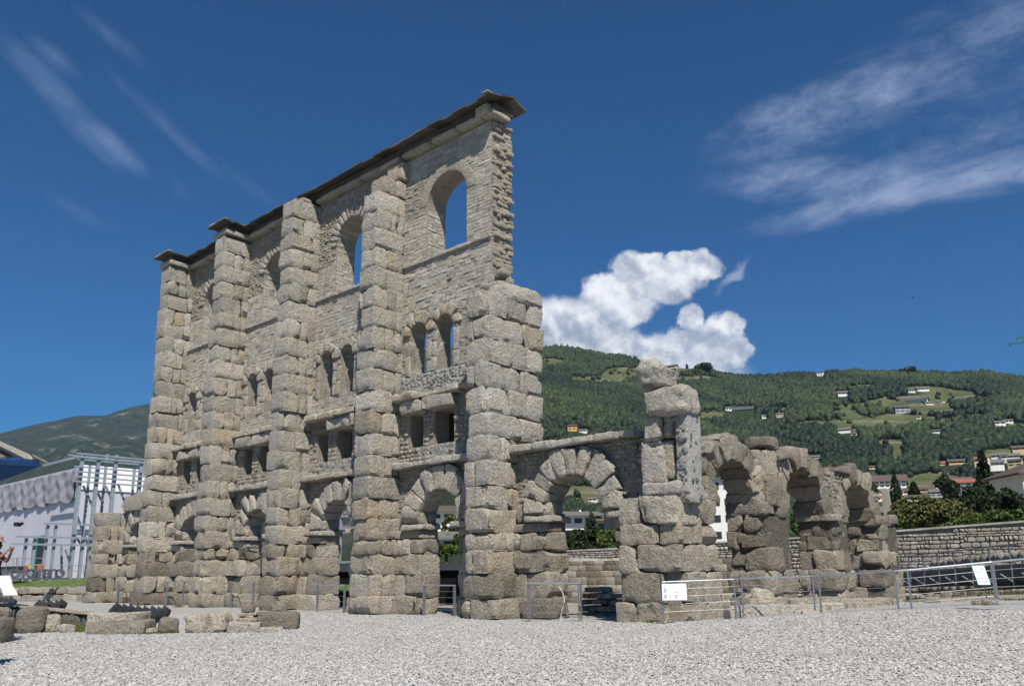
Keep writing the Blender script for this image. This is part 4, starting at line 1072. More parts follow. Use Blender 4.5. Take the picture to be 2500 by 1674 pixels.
# ------------------------------------------------------------------ houses
def hillpoint(px, py):
    d = ray(px, py); a = math.atan2(d[0], d[1]); te = d[2]/math.hypot(d[0], d[1])
    rr = np.linspace(440, 2080, 700); h = near_h(np.full_like(rr, a), rr); el = (h-CAM[2])/rr
    k = np.argmax(el >= te) if (el >= te).any() else len(rr)-1
    return np.array([CAM[0]+rr[k]*math.sin(a), CAM[1]+rr[k]*math.cos(a), h[k]]), rr[k]
HM = {}
def paint(c, name):
    if c not in HM: HM[c] = plain(name, c, .8, var=.06, scale=.5)
    return HM[c]
WALLC = dict(white=(.72, .71, .68), cream=(.62, .56, .42), orange=(.62, .36, .12), red=(.42, .11, .09), grey=(.34, .35, .38), yellow=(.56, .53, .40), ochre=(.50, .38, .24))
ROOFC = dict(brown=(.10, .075, .065), grey=(.14, .135, .125), red=(.30, .10, .06), slate=(.075, .08, .09))
def house(label, px, py, w_px, h_px, wall='white', roof='grey', dist=None, storeys=2, nwin=3, turn=.3, roofh=.35, depth=None, hip=False, cat='house', name='house', chimney=False, over=.12, group='houses on the hillside', rise=0.):
    if dist is None: base, dist = hillpoint(px, py)
    else: base = at(px, py, dist)
    k = dist/FPX; W, H = w_px*k, h_px*k; Dp = depth or W*.6; hr = W*.16*roofh/.35 if not hip else H*roofh; hw = H-hr
    d = base[:2]-CAM2; face = math.atan2(d[0], d[1]); rz = -face+turn
    t = thing(name, base, label, cat, group); c = np.array(base); c3, s3 = math.cos(rz), math.sin(rz)
    def tr(v): v = np.asarray(v, float); return np.stack([v[:, 0]*c3-v[:, 1]*s3, v[:, 0]*s3+v[:, 1]*c3, v[:, 2]], 1)+c
    mb = MB(); mb.add(tr(boxv((-W/2, -Dp/2, -3 if dist > 400 else -.3), (W/2, Dp/2, hw))), BOXF)
    mb.add(tr([(-W/2, -Dp/2, hw), (-W/2, Dp/2, hw), (-W/2, 0, hw+hr*.97), (W/2, -Dp/2, hw), (W/2, Dp/2, hw), (W/2, 0, hw+hr*.97)]), [(0, 1, 2), (3, 5, 4)] if not hip else [])
    wl = mb.build('wall', paint(WALLC[wall], wall+' house render'), t)
    e = over*Dp; th = max(.15, H*.02)
    mb = MB()
    if hip:
        b = (-W/2-e, -Dp/2-e, hw); q = [(b[0], b[1], hw), (-b[0], b[1], hw), (-b[0], -b[1], hw), (b[0], -b[1], hw), (-max(0, W/2-Dp/2), 0, hw+hr), (max(0, W/2-Dp/2), 0, hw+hr)]
        q += [(x_, y_, z_-th) for x_, y_, z_ in q[:4]]
        mb.add(tr(q), [(0, 1, 5, 4), (1, 2, 5), (2, 3, 4, 5), (3, 0, 4), (6, 7, 1, 0), (7, 8, 2, 1), (8, 9, 3, 2), (9, 6, 0, 3), (9, 8, 7, 6)])
    else:
        for s_ in (-1, 1):
            q = [(-W/2-e, s_*(Dp/2+e), hw-hr*e/(Dp/2)), (W/2+e, s_*(Dp/2+e), hw-hr*e/(Dp/2)), (W/2+e, 0, hw+hr), (-W/2-e, 0, hw+hr)]
            q += [(x_, y_, z_+th) for x_, y_, z_ in q]; mb.add(tr(q), BOXF)
    rf = mb.build('roof', paint(ROOFC[roof], roof+' roof covering'), t)
    if chimney:
        mb = MB(); mb.add(tr(boxv((W*.2, -.1*Dp, hw+hr*.5), (W*.2+W*.05, .02*Dp, hw+hr*1.35))), BOXF); mb.build('chimney', wl.data.materials[0], rf)
    for st in range(storeys):
        for q in range(nwin):
            x_ = -W/2+W*(q+.5)/nwin; z_ = hw*(st+.3)/storeys; ww, wh = W*.28/nwin*1.2, hw*.42/storeys
            mb = MB(); mb.add(tr(boxv((x_-ww, -Dp/2-.06, z_), (x_+ww, -Dp/2+.05, z_+wh))), BOXF); mb.build('window', 'glass', t)
    return t
HG = 'houses on the hillside'
for a in [
 ('brown roofed chalet on the hill crest behind the balanced stones', 1637, 893, 30, 9, 'cream', 'brown', 1, 3),
 ('orange house with terraces low on the dark wooded slope', 1398, 1051, 22, 15, 'orange', 'brown', 2, 2),
 ('white outbuilding beside the orange hillside house', 1424, 1056, 18, 8, 'white', 'grey', 1, 2),
 ('long dark roofed farm building above the bright meadow', 1810, 1001, 52, 8, 'grey', 'slate', 1, 5),
 ('small white house at the left end of the long farm roof', 1778, 1002, 14, 9, 'white', 'grey', 1, 2),
 ('tiny white cube house below the long farm building', 1866, 1021, 13, 9, 'white', 'grey', 1, 1),
 ('cream house with a flat dark roof above the second side arch', 1905, 1018, 18, 10, 'cream', 'grey', 2, 2),
 ('white tall house standing on the skyline', 2003, 914, 15, 10, 'white', 'brown', 2, 1),
 ('white villa among trees left of the upper terraces', 2057, 966, 24, 11, 'white', 'grey', 1, 3),
 ('white villa at the top of the vineyard terraces', 2252, 954, 24, 9, 'white', 'grey', 1, 3),
 ('long white house with a dark roof in the middle of the terraces', 2240, 980, 40, 9, 'white', 'slate', 1, 5),
 ('grey blue house standing alone on the terraces', 2202, 1008, 30, 17, 'grey', 'slate', 2, 3),
 ('white villa at the left foot of the terraces', 2062, 1056, 26, 10, 'white', 'grey', 1, 3),
 ('small grey roofed house at the right foot of the terraces', 2285, 1057, 22, 8, 'white', 'slate', 1, 2),
 ('white house high on the right edge of the hill', 2440, 1037, 20, 9, 'white', 'grey', 1, 2),
 ('white house beside the pale road at the far right', 2462, 1033, 16, 8, 'white', 'grey', 1, 2),
 ('orange fronted barn with a dark roof in the wood', 2335, 1133, 32, 11, 'orange', 'slate', 1, 2),
 ('low red roofed barn joined to the orange barn', 2306, 1134, 24, 7, 'ochre', 'red', 1, 2),
 ('small white annex touching the villa at the top of the terraces', 2225, 957, 14, 6, 'white', 'slate', 1, 2),
 ('tiny pale farmhouse under the long white terrace house', 2268, 988, 16, 7, 'cream', 'grey', 1, 2),
 ('small white shed right of the long white terrace house', 2298, 983, 12, 5, 'white', 'grey', 1, 1),
 ('pale barn on the stone terraces below the grey blue house', 2243, 1022, 10, 6, 'cream', 'grey', 1, 1),
 ('low pale cottage left of the small hillside villa at the terrace foot', 2085, 1062, 14, 6, 'cream', 'grey', 1, 1),
 ('white specks of a farm low left of the terraces', 1990, 1118, 22, 6, 'white', 'grey', 1, 2),
 ('low pale house beside the balanced stones on the slope', 1770, 1075, 18, 7, 'grey', 'grey', 1, 2),
 ('small brown roofed house low on the dark slope', 2130, 1145, 18, 8, 'cream', 'brown', 1, 2),
 ('white hillside house seen inside the large open arch', 1448, 1224, 22, 10, 'white', 'grey', 1, 2)]:
    house(*a[:7], storeys=a[7], nwin=a[8], turn=rnd.uniform(-.35, .35))
TG = 'houses of the town at the foot of the hill'
for a in [
 ('long white terraced flats with a red brown roof', 2158, 1193, 86, 30, 'white', 'brown', 380, 2, 8, .1, None, False),
 ('small blue white house below the white flats', 2160, 1212, 24, 14, 'white', 'slate', 330, 2, 2, .2, None, False),
 ('white flats high at the right edge of town', 2422, 1138, 42, 14, 'white', 'grey', 520, 2, 5, .1, None, False),
 ('red roofed house between the white flats and the poplar', 2398, 1128, 26, 12, 'cream', 'red', 500, 1, 2, -.3, None, False),
 ('brown roofed house highest at the right border of town', 2490, 1100, 30, 11, 'ochre', 'brown', 600, 1, 2, .2, None, False),
 ('grey roofed white house just above the orange fronted barn road', 2440, 1118, 28, 11, 'white', 'grey', 560, 1, 3, -.1, None, False),
 ('low grey roofed row beside the white gabled house', 2330, 1200, 30, 10, 'cream', 'grey', 340, 1, 3, .1, None, False),
 ('orange roofed cottage above the white gabled house', 2338, 1182, 26, 11, 'ochre', 'red', 400, 1, 2, .3, None, False),
 ('pale house with a red roof left of the slate chimney', 2150, 1222, 26, 12, 'cream', 'red', 260, 1, 2, .2, None, False),
 ('small white house between the poplar and the white flats', 2196, 1212, 18, 11, 'white', 'grey', 340, 1, 2, -.2, None, False),
 ('ochre house above the yellow apartment roof', 2480, 1138, 26, 16, 'ochre', 'brown', 480, 2, 2, -.2, None, False),
 ('white modern villa above the brown hip roof', 2465, 1118, 34, 10, 'white', 'grey', 560, 1, 3, .1, None, False),
 ('white gabled house in the middle of the town roofs', 2362, 1206, 40, 19, 'white', 'grey', 300, 1, 2, .9, None, False),
 ('red house with an orange hip roof', 2372, 1236, 30, 28, 'red', 'red', 200, 1, 2, .2, None, True),
 ('red roofed house right of the town centre', 2368, 1190, 38, 18, 'cream', 'red', 340, 1, 3, -.2, None, False),
 ('white house with a grey roof above the broad shrub', 2300, 1190, 28, 14, 'white', 'grey', 380, 2, 2, .2, None, False),
 ('grey flat house above the broad shrub', 2292, 1212, 34, 16, 'grey', 'grey', 300, 2, 3, .1, None, False),
 ('ochre low house between the tree crowns', 2255, 1200, 34, 11, 'ochre', 'brown', 360, 1, 3, 0., None, False),
 ('cream low house left of the ochre one', 2220, 1206, 26, 11, 'cream', 'brown', 350, 1, 2, .1, None, False),
 ('white low house just over the broad shrub', 2232, 1221, 30, 11, 'white', 'brown', 290, 1, 2, -.1, None, False),
 ('dark roofed house under the poplar', 2345, 1178, 40, 12, 'grey', 'slate', 420, 1, 3, .2, None, False)]:
    house(a[0], a[1], a[2], a[3], a[4], a[5], a[6], dist=a[7], storeys=a[8], nwin=a[9], turn=a[10], hip=a[12], roofh=.35, group=TG)
house('yellow apartment house with a broad brown hipped roof', 2565, 1265, 160, 118, 'yellow', 'brown', dist=150, storeys=4, nwin=4, turn=.55, roofh=.27, hip=True, over=.1, group=TG, chimney=True, depth=9)
house('tall pale building with arched top windows behind the first side arch', 1752, 1330, 130, 148, 'white', 'grey', dist=110, storeys=4, nwin=4, turn=-.15, roofh=.03, hip=True, group=TG, name='building', cat='building', over=.04, depth=12)
house('white house with a grey slab roof inside the large open arch', 1398, 1318, 78, 66, 'white', 'grey', dist=130, storeys=2, nwin=3, turn=.15, hip=False, group=TG, chimney=True, depth=12)
house('second grey roofed house at the right of the large open arch', 1480, 1306, 60, 42, 'ochre', 'grey', dist=128, storeys=1, nwin=2, turn=.1, group=TG, chimney=True, depth=9)
house('house with a slab roof seen through the second open arch', 1100, 1300, 110, 62, 'white', 'brown', dist=110, storeys=2, nwin=4, turn=.1, group=TG, chimney=True, depth=9)
house('pinkish house far behind the second open arch', 1130, 1245, 34, 16, 'ochre', 'brown', dist=200, storeys=1, nwin=2, turn=.1, group=TG)
house('low white hut under the bushes behind the second open arch', 1088, 1345, 40, 42, 'white', 'grey', dist=62, storeys=1, nwin=1, turn=.1, group=TG, depth=5, roofh=.8)
# old stone roofed house with its chimney
house('old stone slab roofed house right of the last arcade pier', 2190, 1290, 150, 46, 'ochre', 'grey', dist=86, storeys=1, nwin=3, turn=.12, roofh=.38, group=TG, over=.22, depth=8)
h2 = house('lower slab roofed shed in front of the old house', 2150, 1300, 100, 32, 'ochre', 'grey', dist=74, storeys=1, nwin=2, turn=.3, roofh=.25, group=TG, over=.3, depth=4)
b = at(2169, 1262, 82); cs = stone('stone_chimney', b-(.3, .3, 2.), b+(.3, .3, 2.6), 'rubble', cell=.4, rad=.05, amp=.05)
tag(cs, 'thick rough stone chimney rising behind the slab roofed shed', 'chimney')
house('slab roofed old house half hidden right of the broad shrub', 2372, 1300, 100, 50, 'ochre', 'grey', dist=88, storeys=1, nwin=2, turn=-.2, roofh=.5, group=TG, over=.15, depth=7)
# chimneys seen in the arch, satellite dish
b = at(1095, 1283, 60); mb = MB(); mb.add(*tubev(b, b+(.1, -.12, .05), .17, 14, .12)); d_ = mb.build('dish', 'white'); tag(d_, 'small white satellite dish seen through the second open arch', 'satellite dish')

# ------------------------------------------------------------------ stage building and steel frame at the left
def onXp(px, py, X): d = ray(px, py); return CAM+d*((X-CAM[0])/d[0])
def onYp(px, py, Y): d = ray(px, py); return CAM+d*((Y-CAM[1])/d[1])
SC = at(171, 1408, 78.); SX, SY, SZ = SC
SH = float(onXp(171, 1133, SX)[2])
stage = thing('stage_building', (SX-10, SY+8, 1.2), 'large pale stage building with a gauze curtain along its roof', 'building')
SL = float(onXp(420, 1300, SX)[1]); box('wall', (SX-34, SY, .6), (SX, SL, SH-.1), 'white', stage)
box('bright_band', (SX-.3, SY-.02, SH-2.0), (SX+.12, SL+.02, SH+.05), 'whitetarp', stage)
box('edge_strip', (SX-.25, SY-.09, .8), (SX-.1, SY-.01, SH-3.2), 'black', stage)
# curtain: pleated sheet hanging on the receding side
u = np.linspace(0, 1, 150); vv = np.linspace(0, 1, 14); U2, V2 = np.meshgrid(u, vv, indexing='ij')
cx_ = SX-.3-U2*26; zt = SH-.25-.22*np.abs(np.sin(U2*math.pi*9)); drop = 2.5+.1*np.sin(U2*31)
cy_ = SY-.28-.10*np.sin(U2*math.pi*18+2.2*V2)*(.4+.6*V2)-.05*np.sin(U2*91+V2*5)-.05*np.sin(V2*14+np.abs(np.sin(U2*math.pi*9))*5)
mb = MB(); idx = np.arange(150*14).reshape(150, 14); mb.v = [np.stack([cx_, cy_, zt-V2*drop], -1).reshape(-1, 3)]; mb.n = 2100
mb.f = np.stack([idx[:-1, :-1], idx[1:, :-1], idx[1:, 1:], idx[:-1, 1:]], -1).reshape(-1, 4).tolist(); mb.t = [np.full(2100, .5)]
mb.build('gauze_curtain', 'greycurtain', stage, smooth=True)
dq = onYp(100, 1360, SY); box('doorway', (dq[0]-1.1, SY-.06, 1.0), (dq[0]+1.1, SY+.02, dq[2]+1.9), 'black', stage)
box('door_leaf', (dq[0]-1.35, SY-.16, 1.0), (dq[0]-1.1, SY-.02, dq[2]+1.9), 'green', stage)
FX = SX+5.
fr = thing('steel_frame', (FX, SY+5, 1.2), 'tall open frame of blue grey steel beams before the stage wall', 'steel frame')
gb = 1.15
def post(px, py0, X, w_=.24, top_py=None, zt=None, zb=gb):
    q = onXp(px, py0, X); z1 = float(onXp(px+6, top_py, X)[2]) if zt is None else zt
    beam('post', (X, q[1], zb), (X, q[1]+.001, z1), w_, w_, 'bluesteel', fr); return q[1], z1
tops = []
for px, tp, dX in ((190, 1110, 0), (212, 1116, -1.5), (231, 1116, 0), (251, 1108, -1.5), (274, 1110, 0), (337, 1123, 0), (322, 1125, -1.5)):
    tops.append(post(px, 1215, FX+dX, .26 if dX == 0 else .17, tp))
yA, yB = onXp(190, 1215, FX)[1]-.6, onXp(345, 1215, FX)[1]+1
for z_ in (1108, 1116, 1140, 1152, 1164, 1176):
    zz = float(onXp(200, z_, FX)[2]); 
    for dX in ((0,) if z_ > 1120 else (0, -1.5)): beam('beam', (FX+dX+.25, yA, zz), (FX+dX+.25, yB, zz), .08, .11, 'bluesteel', fr)
zz = float(onXp(190, 1112, FX)[2]); beam('beam', (FX+.25, yA+.5, zz), (FX-8, yA+.5, zz), .15, .2, 'bluesteel', fr)
for i_, px in enumerate((61, 82, 110, 130, 179, 200, 219)):
    tp = 1309 if i_ < 2 else (1275 if i_ < 4 else 1309); post(px, 1343, FX+.9, .19, zt=float(onXp(px, tp, FX+.9)[2]))
for py_, px0 in ((1277, 108), (1309, 41), (1327, 26)):
    for dX in (.7, 1.15):
        p0 = onXp(px0 + (10 if dX < 1 else 0), py_, FX+dX); beam('beam', (FX+dX, p0[1], p0[2]), (FX+dX, yB, p0[2]), .09, .13, 'bluesteel', fr)
for (pa, ya_, pb_, yb_) in ((203, 1185, 226, 1235), (231, 1190, 250, 1225), (258, 1185, 275, 1225), (288, 1180, 306, 1230), (186, 1310, 205, 1340), (160, 1340, 172, 1375), (150, 1330, 150.5, 1400)):
    beam('brace', onXp(pa, ya_, FX-1), onXp(pb_, yb_, FX-1), .14, .14, 'bluesteel', fr)
# second frame tower seen through the middle arch
T0 = at(842, 1400, 62); tw = thing('frame_tower', T0, 'narrow blue steel tower seen through the third open arch', 'steel frame')
for dx, dy in ((-.75, 0), (.75, .3), (-.4, 1.8), (1.1, 2.)): beam('post', (T0[0]+dx, T0[1]+dy, -.2), (T0[0]+dx, T0[1]+dy+.001, 7.4), .2, .2, 'bluesteel', tw)
for z_ in (1.9, 2.3, 4.4, 4.7, 5.6, 7.2): beam('beam', (T0[0]-.85, T0[1]-.1, z_), (T0[0]+.85, T0[1]+.2, z_), .1, .14, 'bluesteel', tw); beam('beam', (T0[0]-.4, T0[1]+1.7, z_), (T0[0]+1.2, T0[1]+1.9, z_), .1, .14, 'bluesteel', tw)
for s_ in (-1, 1): beam('brace', (T0[0]-.7*s_, T0[1]-.12, 5.6), (T0[0]+.7*s_, T0[1]+.1, 7.1), .08, .08, 'bluesteel', tw)
# ramp railing, ballast and small site things in front of the stage
rl = thing('ramp_railing', at(60, 1408, 70), 'thin grey ramp railing in front of the stage wall', 'railing')
def pt(px, py, d): return at(px, py, d)
for (a, b) in (((8, 1371), (35, 1360)), ((35, 1360), (104, 1362)), ((35, 1376), (104, 1377)), ((12, 1380), (210, 1379)), ((12, 1394), (210, 1393)), ((12, 1378), (78, 1362))):
    mb = MB(); mb.add(*tubev(pt(*a, 66), pt(*b, 66), .022, 6)); mb.build('rail', 'rail_dark', rl)
for px in (15, 32, 40, 44, 60, 85, 104, 125, 150, 175, 205):
    mb = MB(); mb.add(*tubev(pt(px, 1408, 66), pt(px, 1378 if px > 45 else 1360, 66), .025, 6)); mb.build('post', 'rail_dark', rl)
o = box('cable_drum', at(34, 1398, 69)-(1.3, .5, 0), at(34, 1398, 69)+(1.3, .5, .45), 'black'); tag(o, 'dark covered equipment pile at the foot of the stage', 'equipment')
o = box('signal_barrier', at(60, 1404, 64)-(.09, .09, 0), at(60, 1404, 64)+(.09, .09, .55), 'red'); tag(o, 'narrow red and white safety post before the stage', 'safety post')
o = box('yellow_case', at(71, 1386, 66)-(.07, .07, 0), at(71, 1386, 66)+(.07, .07, .22), 'yellow'); tag(o, 'small yellow case beside the red safety post', 'case')
o = box('orange_cylinder', at(97, 1396, 68)-(.10, .2, -.1), at(97, 1396, 68)+(.10, .2, .5), 'orange'); tag(o, 'orange red machine at the foot of the dark doorway', 'machine')
# big letters: teatro romano
sg = thing('lettering_sign', at(100, 1408, 60), 'freestanding grey letters spelling teatro romano on the lawn edge', 'sign')
pA_, pB_ = at(-38, 1412.5, 58), at(171, 1411, 58); d_ = (pB_-pA_); L_ = math.hypot(d_[0], d_[1]); dirv = d_/L_
beam('base_rail', pA_, pB_, .12, .1, 'darksteel', sg)
adv = L_/12.9; x_ = 0
for ch in 'teatro romano':
    w_ = {'t': .62, 'r': .72, 'm': 1.45, ' ': .6}.get(ch, 1.0)*adv*1.0
    if ch != ' ':
        cu = bpy.data.curves.new('letter', 'FONT'); cu.body = ch; cu.size = 1.05; cu.extrude = .06; cu.offset = .022; cu.align_x = 'CENTER'
        lo_ = bpy.data.objects.new('letter', cu); COL.objects.link(lo_); dep = bpy.context.evaluated_depsgraph_get()
        me = bpy.data.meshes.new_from_object(lo_.evaluated_get(dep)); bpy.data.objects.remove(lo_)
        me.materials.clear(); me.materials.append(M['darksteel']); lo_ = bpy.data.objects.new('letter', me); COL.objects.link(lo_)
        lo_.parent = sg; lo_.location = Vector(pA_+dirv*(x_+w_/2)+(0, 0, .06))-PW[sg.name]; lo_.rotation_euler = (math.pi/2, 0, math.atan2(dirv[1], dirv[0]))
    x_ += w_
# blue fascia roof at the left border
c0 = at(88, 1140, 34); bl = thing('kiosk_roof', c0, 'stone slab roof with deep blue fascia beams at the left border', 'roof')
def pl(px, py, d): return at(px, py, d)
def poly(name, pts, th, mat, parent):
    p = np.array(pts, float); n_ = np.cross(p[1]-p[0], p[2]-p[0]); n_ /= np.linalg.norm(n_); k = len(p); v = np.concatenate([p, p+n_*th])
    mb = MB(); mb.add(v, [tuple(range(k-1, -1, -1)), tuple(range(k, 2*k))]+[(i, (i+1) % k, k+(i+1) % k, k+i) for i in range(k)]); return mb.build(name, mat, parent)
poly('roof_slope', [pl(-160, 1003, 33), pl(73, 1109, 34.4), pl(80, 1118, 33.9), pl(71, 1130, 33.6), pl(-160, 1016, 30.5)], .1, 'stone', bl)
poly('hip_beam', [pl(-160, 1018, 30.2), pl(-160, 1010, 30.2), pl(76, 1126, 33.5), pl(76, 1134, 33.5)], .1, 'darksteel', bl)
poly('roof_slope', [pl(-160, 1018, 30.5), pl(30, 1112, 33), pl(30, 1119, 33), pl(-160, 1128, 29)], .1, 'stone', bl)
poly('fascia', [pl(-160, 1230, 29), pl(88, 1139, 33.6), pl(88, 1122, 33.6), pl(74, 1122, 33.4), pl(30, 1117, 32.8), pl(-160, 1128, 28.8)], .12, 'blue', bl)
poly('roof_sliver', [pl(80, 1112, 35.2), pl(116, 1130, 36), pl(86, 1138, 36)], .08, 'stone', bl)
mb = MB(); q = pl(-120, 1160, 28); mb.add(*beamv((q[0], q[1], 0), (q[0], q[1]+.001, q[2]), .15, .15)); mb.build('column', 'blue', bl)
q = pl(-60, 1150, 36); mb = MB(); mb.add(*beamv((q[0], q[1], 0), (q[0], q[1]+.001, q[2]), .15, .15)); mb.build('column', 'blue', bl)

# ------------------------------------------------------------------ lawn, low wall and hedge behind at the left
def strip(name, pts, mat, sub=10):
    A = np.array([p[0] for p in pts], float); B = np.array([p[1] for p in pts], float)
    t = np.linspace(0, 1, sub); V = np.stack([A*(1-k)+B*k for k in t], 1); a, b = V.shape[:2]; idx = np.arange(a*b).reshape(a, b)
    mb = MB(); mb.v = [V.reshape(-1, 3)]; mb.n = a*b; mb.f = np.stack([idx[:-1, :-1], idx[1:, :-1], idx[1:, 1:], idx[:-1, 1:]], -1).reshape(-1, 4).tolist(); mb.t = [np.full(a*b, .5)]; return mb.build(name, mat, smooth=True)
_q = [((-75, -30), (-95, -42)), (tuple(on_ground(-300, 1470)[:2]), (-70, -14)), ((-50, -1.6), (-62, -1.)), ((-43, .9), (-53, 9.)), ((-36.4, 2.9), (-44, 14.)), ((-24, 4.4), (-30, 20.))]
lw = kind(strip('lawn', [((*a, .8 if k < 5 else .2), (*b, 1.34 if k < 5 else .8)) for k, (a, b) in enumerate(_q)], 'grass'), 'structure')
kind(strip('site_ground', [((*b, 1.34 if k < 5 else .8), (b[0]*1.9+10, b[1]*1.9+30, 1.36)) for k, (a, b) in enumerate(_q)], 'gravel', 4), 'structure')
lowwall = thing('low_ruin_wall', (-43, .9, 0), 'low weathered ruin wall behind the two leftmost barriers', 'wall')
p0, p1 = np.array([-50.5, -1.9]), np.array([-37.2, 2.0])
k = 0; dd = (p1-p0)/np.linalg.norm(p1-p0); LL = np.linalg.norm(p1-p0); ang = math.atan2(dd[1], dd[0])
for row, (z0, z1) in enumerate(((-.05, .42), (.42, .84))):
    x_ = 0
    while x_ < LL:
        L = rnd.uniform(.5, 1.3); c = p0+dd*(x_+L/2)
        stone('wall_block', (c[0]-L/2, c[1]-.35, z0), (c[0]+L/2, c[1]+.35, z1+rnd.uniform(-.08, .05)), rnd.choice(['stone_low', 'stone', 'pale', 'stone_brown']), lowwall, tint=tone(), rz=ang, cell=.2, amp=.05, rad=.08, chip=.1); x_ += L
hg = thing('hedge', (-51, -3.6, 0), 'low bright green hedge at the left before the ruin wall', 'hedge')
leaves('foliage', 'leafolive', hg, [(*(np.array([-55+q*1.15, -6.3+q*.55, .3])), .9, .9, .42) for q in range(8)], 5000, .06, 31, (.5, 1.))
o = tag(stone('round_stone', (-37.9, 1.0, 0), (-37.1, 1.8, .55), 'pale', tint=.6, cell=.1, rad=.25, amp=.04), 'small pale round stone at the foot of the leftmost pier', 'stone')

# ------------------------------------------------------------------ kerb wall, turf, black floodlights and the row of fragments
def gp(px, py): 
    p = on_ground(px, py); return np.array([p[0], p[1], 0.])
kw = thing('kerb_wall', gp(120, 1512), 'long low crumbling kerb wall with a reddish top behind the floodlights', 'wall')
ka, kb = gp(-60, 1498), gp(236, 1532)
dK = kb-ka; LK = np.linalg.norm(dK); dK /= LK; angK = math.atan2(dK[1], dK[0]); x_ = 0
while x_ < LK:
    L = rnd.uniform(.35, .8); c = ka+dK*(x_+L/2)+np.array([-dK[1], dK[0], 0])*.3; t = x_/LK
    stone('wall_block', (c[0]-L/2, c[1]-.3, -.05), (c[0]+L/2, c[1]+.3, .30+.12*(1-t)+rnd.uniform(-.03, .03)), 'stone_brown', kw, tint=rnd.uniform(.1, .5), rz=angK, cell=.12, amp=.05, rad=.06, chip=.1)
    stone('cap_stone', (c[0]-L/2, c[1]-.33, .30+.12*(1-t)), (c[0]+L/2, c[1]+.3, .37+.12*(1-t)), 'pale', kw, tint=rnd.uniform(.1, .6), rz=angK, cell=.12, amp=.03, rad=.03)
    x_ += L
mb_ = [gp(-80, 1520), gp(40, 1506), gp(230, 1533), gp(420, 1536), gp(440, 1545), gp(350, 1548), gp(150, 1542), gp(-80, 1550)]
cpt = np.mean(mb_, 0); P_ = np.array(mb_); P_[:, 2] = .012
t_ = MB(); t_.add(np.concatenate([P_, [[cpt[0], cpt[1], .03]]]), [(i, (i+1) % 8, 8) for i in range(8)]); kind(t_.build('turf', 'grass'), 'structure')
def in_turf(rs):
    while True:
        k = rs.randint(8); a, b = rs.rand(2); 
        if a+b > 1: a, b = 1-a, 1-b
        p = cpt+(P_[k]-cpt)*a+(P_[(k+1) % 8]-cpt)*b; return (p[0], p[1], .01)
kind(blades('turf_grass', in_turf, 9000, .055, 'leafolive', .008, (.3, .9)), 'stuff')
FRAG = [  # px0, px1, ytop, ybottom, material, tint, label, kwargs
 (-30, 24, 1496, 1546, 'stone_brown', .4, 'brown grey block cut by the left border in the fragment row', dict(rad=.12)),
 (26, 106, 1497, 1546, 'stone_brown', .25, 'large dark squared boulder, second in the fragment row', dict(rad=.16, lump=.06)),
 (110, 150, 1508, 1543, 'pale', .8, 'pale rounded capital beside the large dark boulder', dict(rad=.2)),
 (151, 188, 1528, 1545, 'stone', .7, 'flat pale stone low beside the rounded capital', dict(rad=.08)),
 (190, 326, 1506, 1546, 'stone', .65, 'rough pitted block lying behind the long weathered beam', dict(rad=.05, lump=.05, back=.4)),
 (206, 350, 1524, 1549, 'stone_brown', .75, 'long grey weathered stone beam with streaked side', dict(rad=.05)),
 (362, 387, 1537, 1546, 'pale', .6, 'small flat chip right of the weathered beam', dict(rad=.04)),
 (389, 437, 1514, 1546, 'stone_brown', .45, 'rounded brown block left of the porous tan boulder', dict(rad=.14)),
 (440, 553, 1505, 1546, 'pale', .55, 'long porous tan boulder full of holes', dict(rad=.13, lump=.06, amp=.05)),
 (553, 636, 1523, 1544, 'stone', .3, 'flat grey slab under the moulded fragment', dict(rad=.05)),
 (612, 724, 1500, 1537, 'stone_brown', .3, 'long dark brown rounded block at the right end of the fragment row', dict(rad=.11)),
 (634, 692, 1532, 1543, 'pale', .9, 'thin white flake lying before the dark brown block', dict(rad=.04))]
for a, b, yt, yb, mt, t, lab, kw_ in FRAG:
    back = kw_.pop('back', 0.); p, q = gp(a, yb), gp(b, yb-2); W_ = np.linalg.norm(q-p); dd = (q-p)/W_; c = (p+q)/2
    dist = np.linalg.norm(c[:2]-CAM2); H_ = (yb-yt)/FPX*dist*1.02; dp_ = min(W_*.6, .75)+.1; c = c+np.array([-dd[1], dd[0], 0])*(dp_/2+back)
    k = dict(cell=.07, amp=.035, lump=.03, chip=.06, gap=0); k.update(kw_)
    o = stone('stone_fragment', (c[0]-W_/2, c[1]-dp_/2, -.03), (c[0]+W_/2, c[1]+dp_/2, H_), mt, tint=t, rz=math.atan2(dd[1], dd[0]), **k)
    tag(o, lab, 'stone fragment', 'row of ancient stone fragments on the gravel')
# moulded fragment standing on the grey slab
p, q = gp(566, 1541), gp(616, 1540); c = (p+q)/2+np.array([-.35, .35, 0]); W_ = np.linalg.norm(q-p); aa = math.atan2((q-p)[1], (q-p)[0])
mf = thing('moulded_fragment', (c[0], c[1], .2), 'moulded fragment with a domed dark top on the flat grey slab', 'stone fragment', 'row of ancient stone fragments on the gravel')
stone('lower_slab', (c[0]-W_/2, c[1]-.25, .22), (c[0]+W_/2, c[1]+.25, .34), 'pale', mf, tint=.3, rz=aa, cell=.08, rad=.03, amp=.03)
stone('upper_slab', (c[0]-W_/2, c[1]-.25, .37), (c[0]+W_/2, c[1]+.25, .46), 'pale', mf, tint=.5, rz=aa, cell=.08, rad=.03, amp=.02)
stone('dome', (c[0]-W_/2*.75, c[1]-.22, .44), (c[0]+W_/2*.7, c[1]+.22, .66), 'stone_brown', mf, tint=.4, rz=aa, cell=.06, rad=.16, amp=.01)
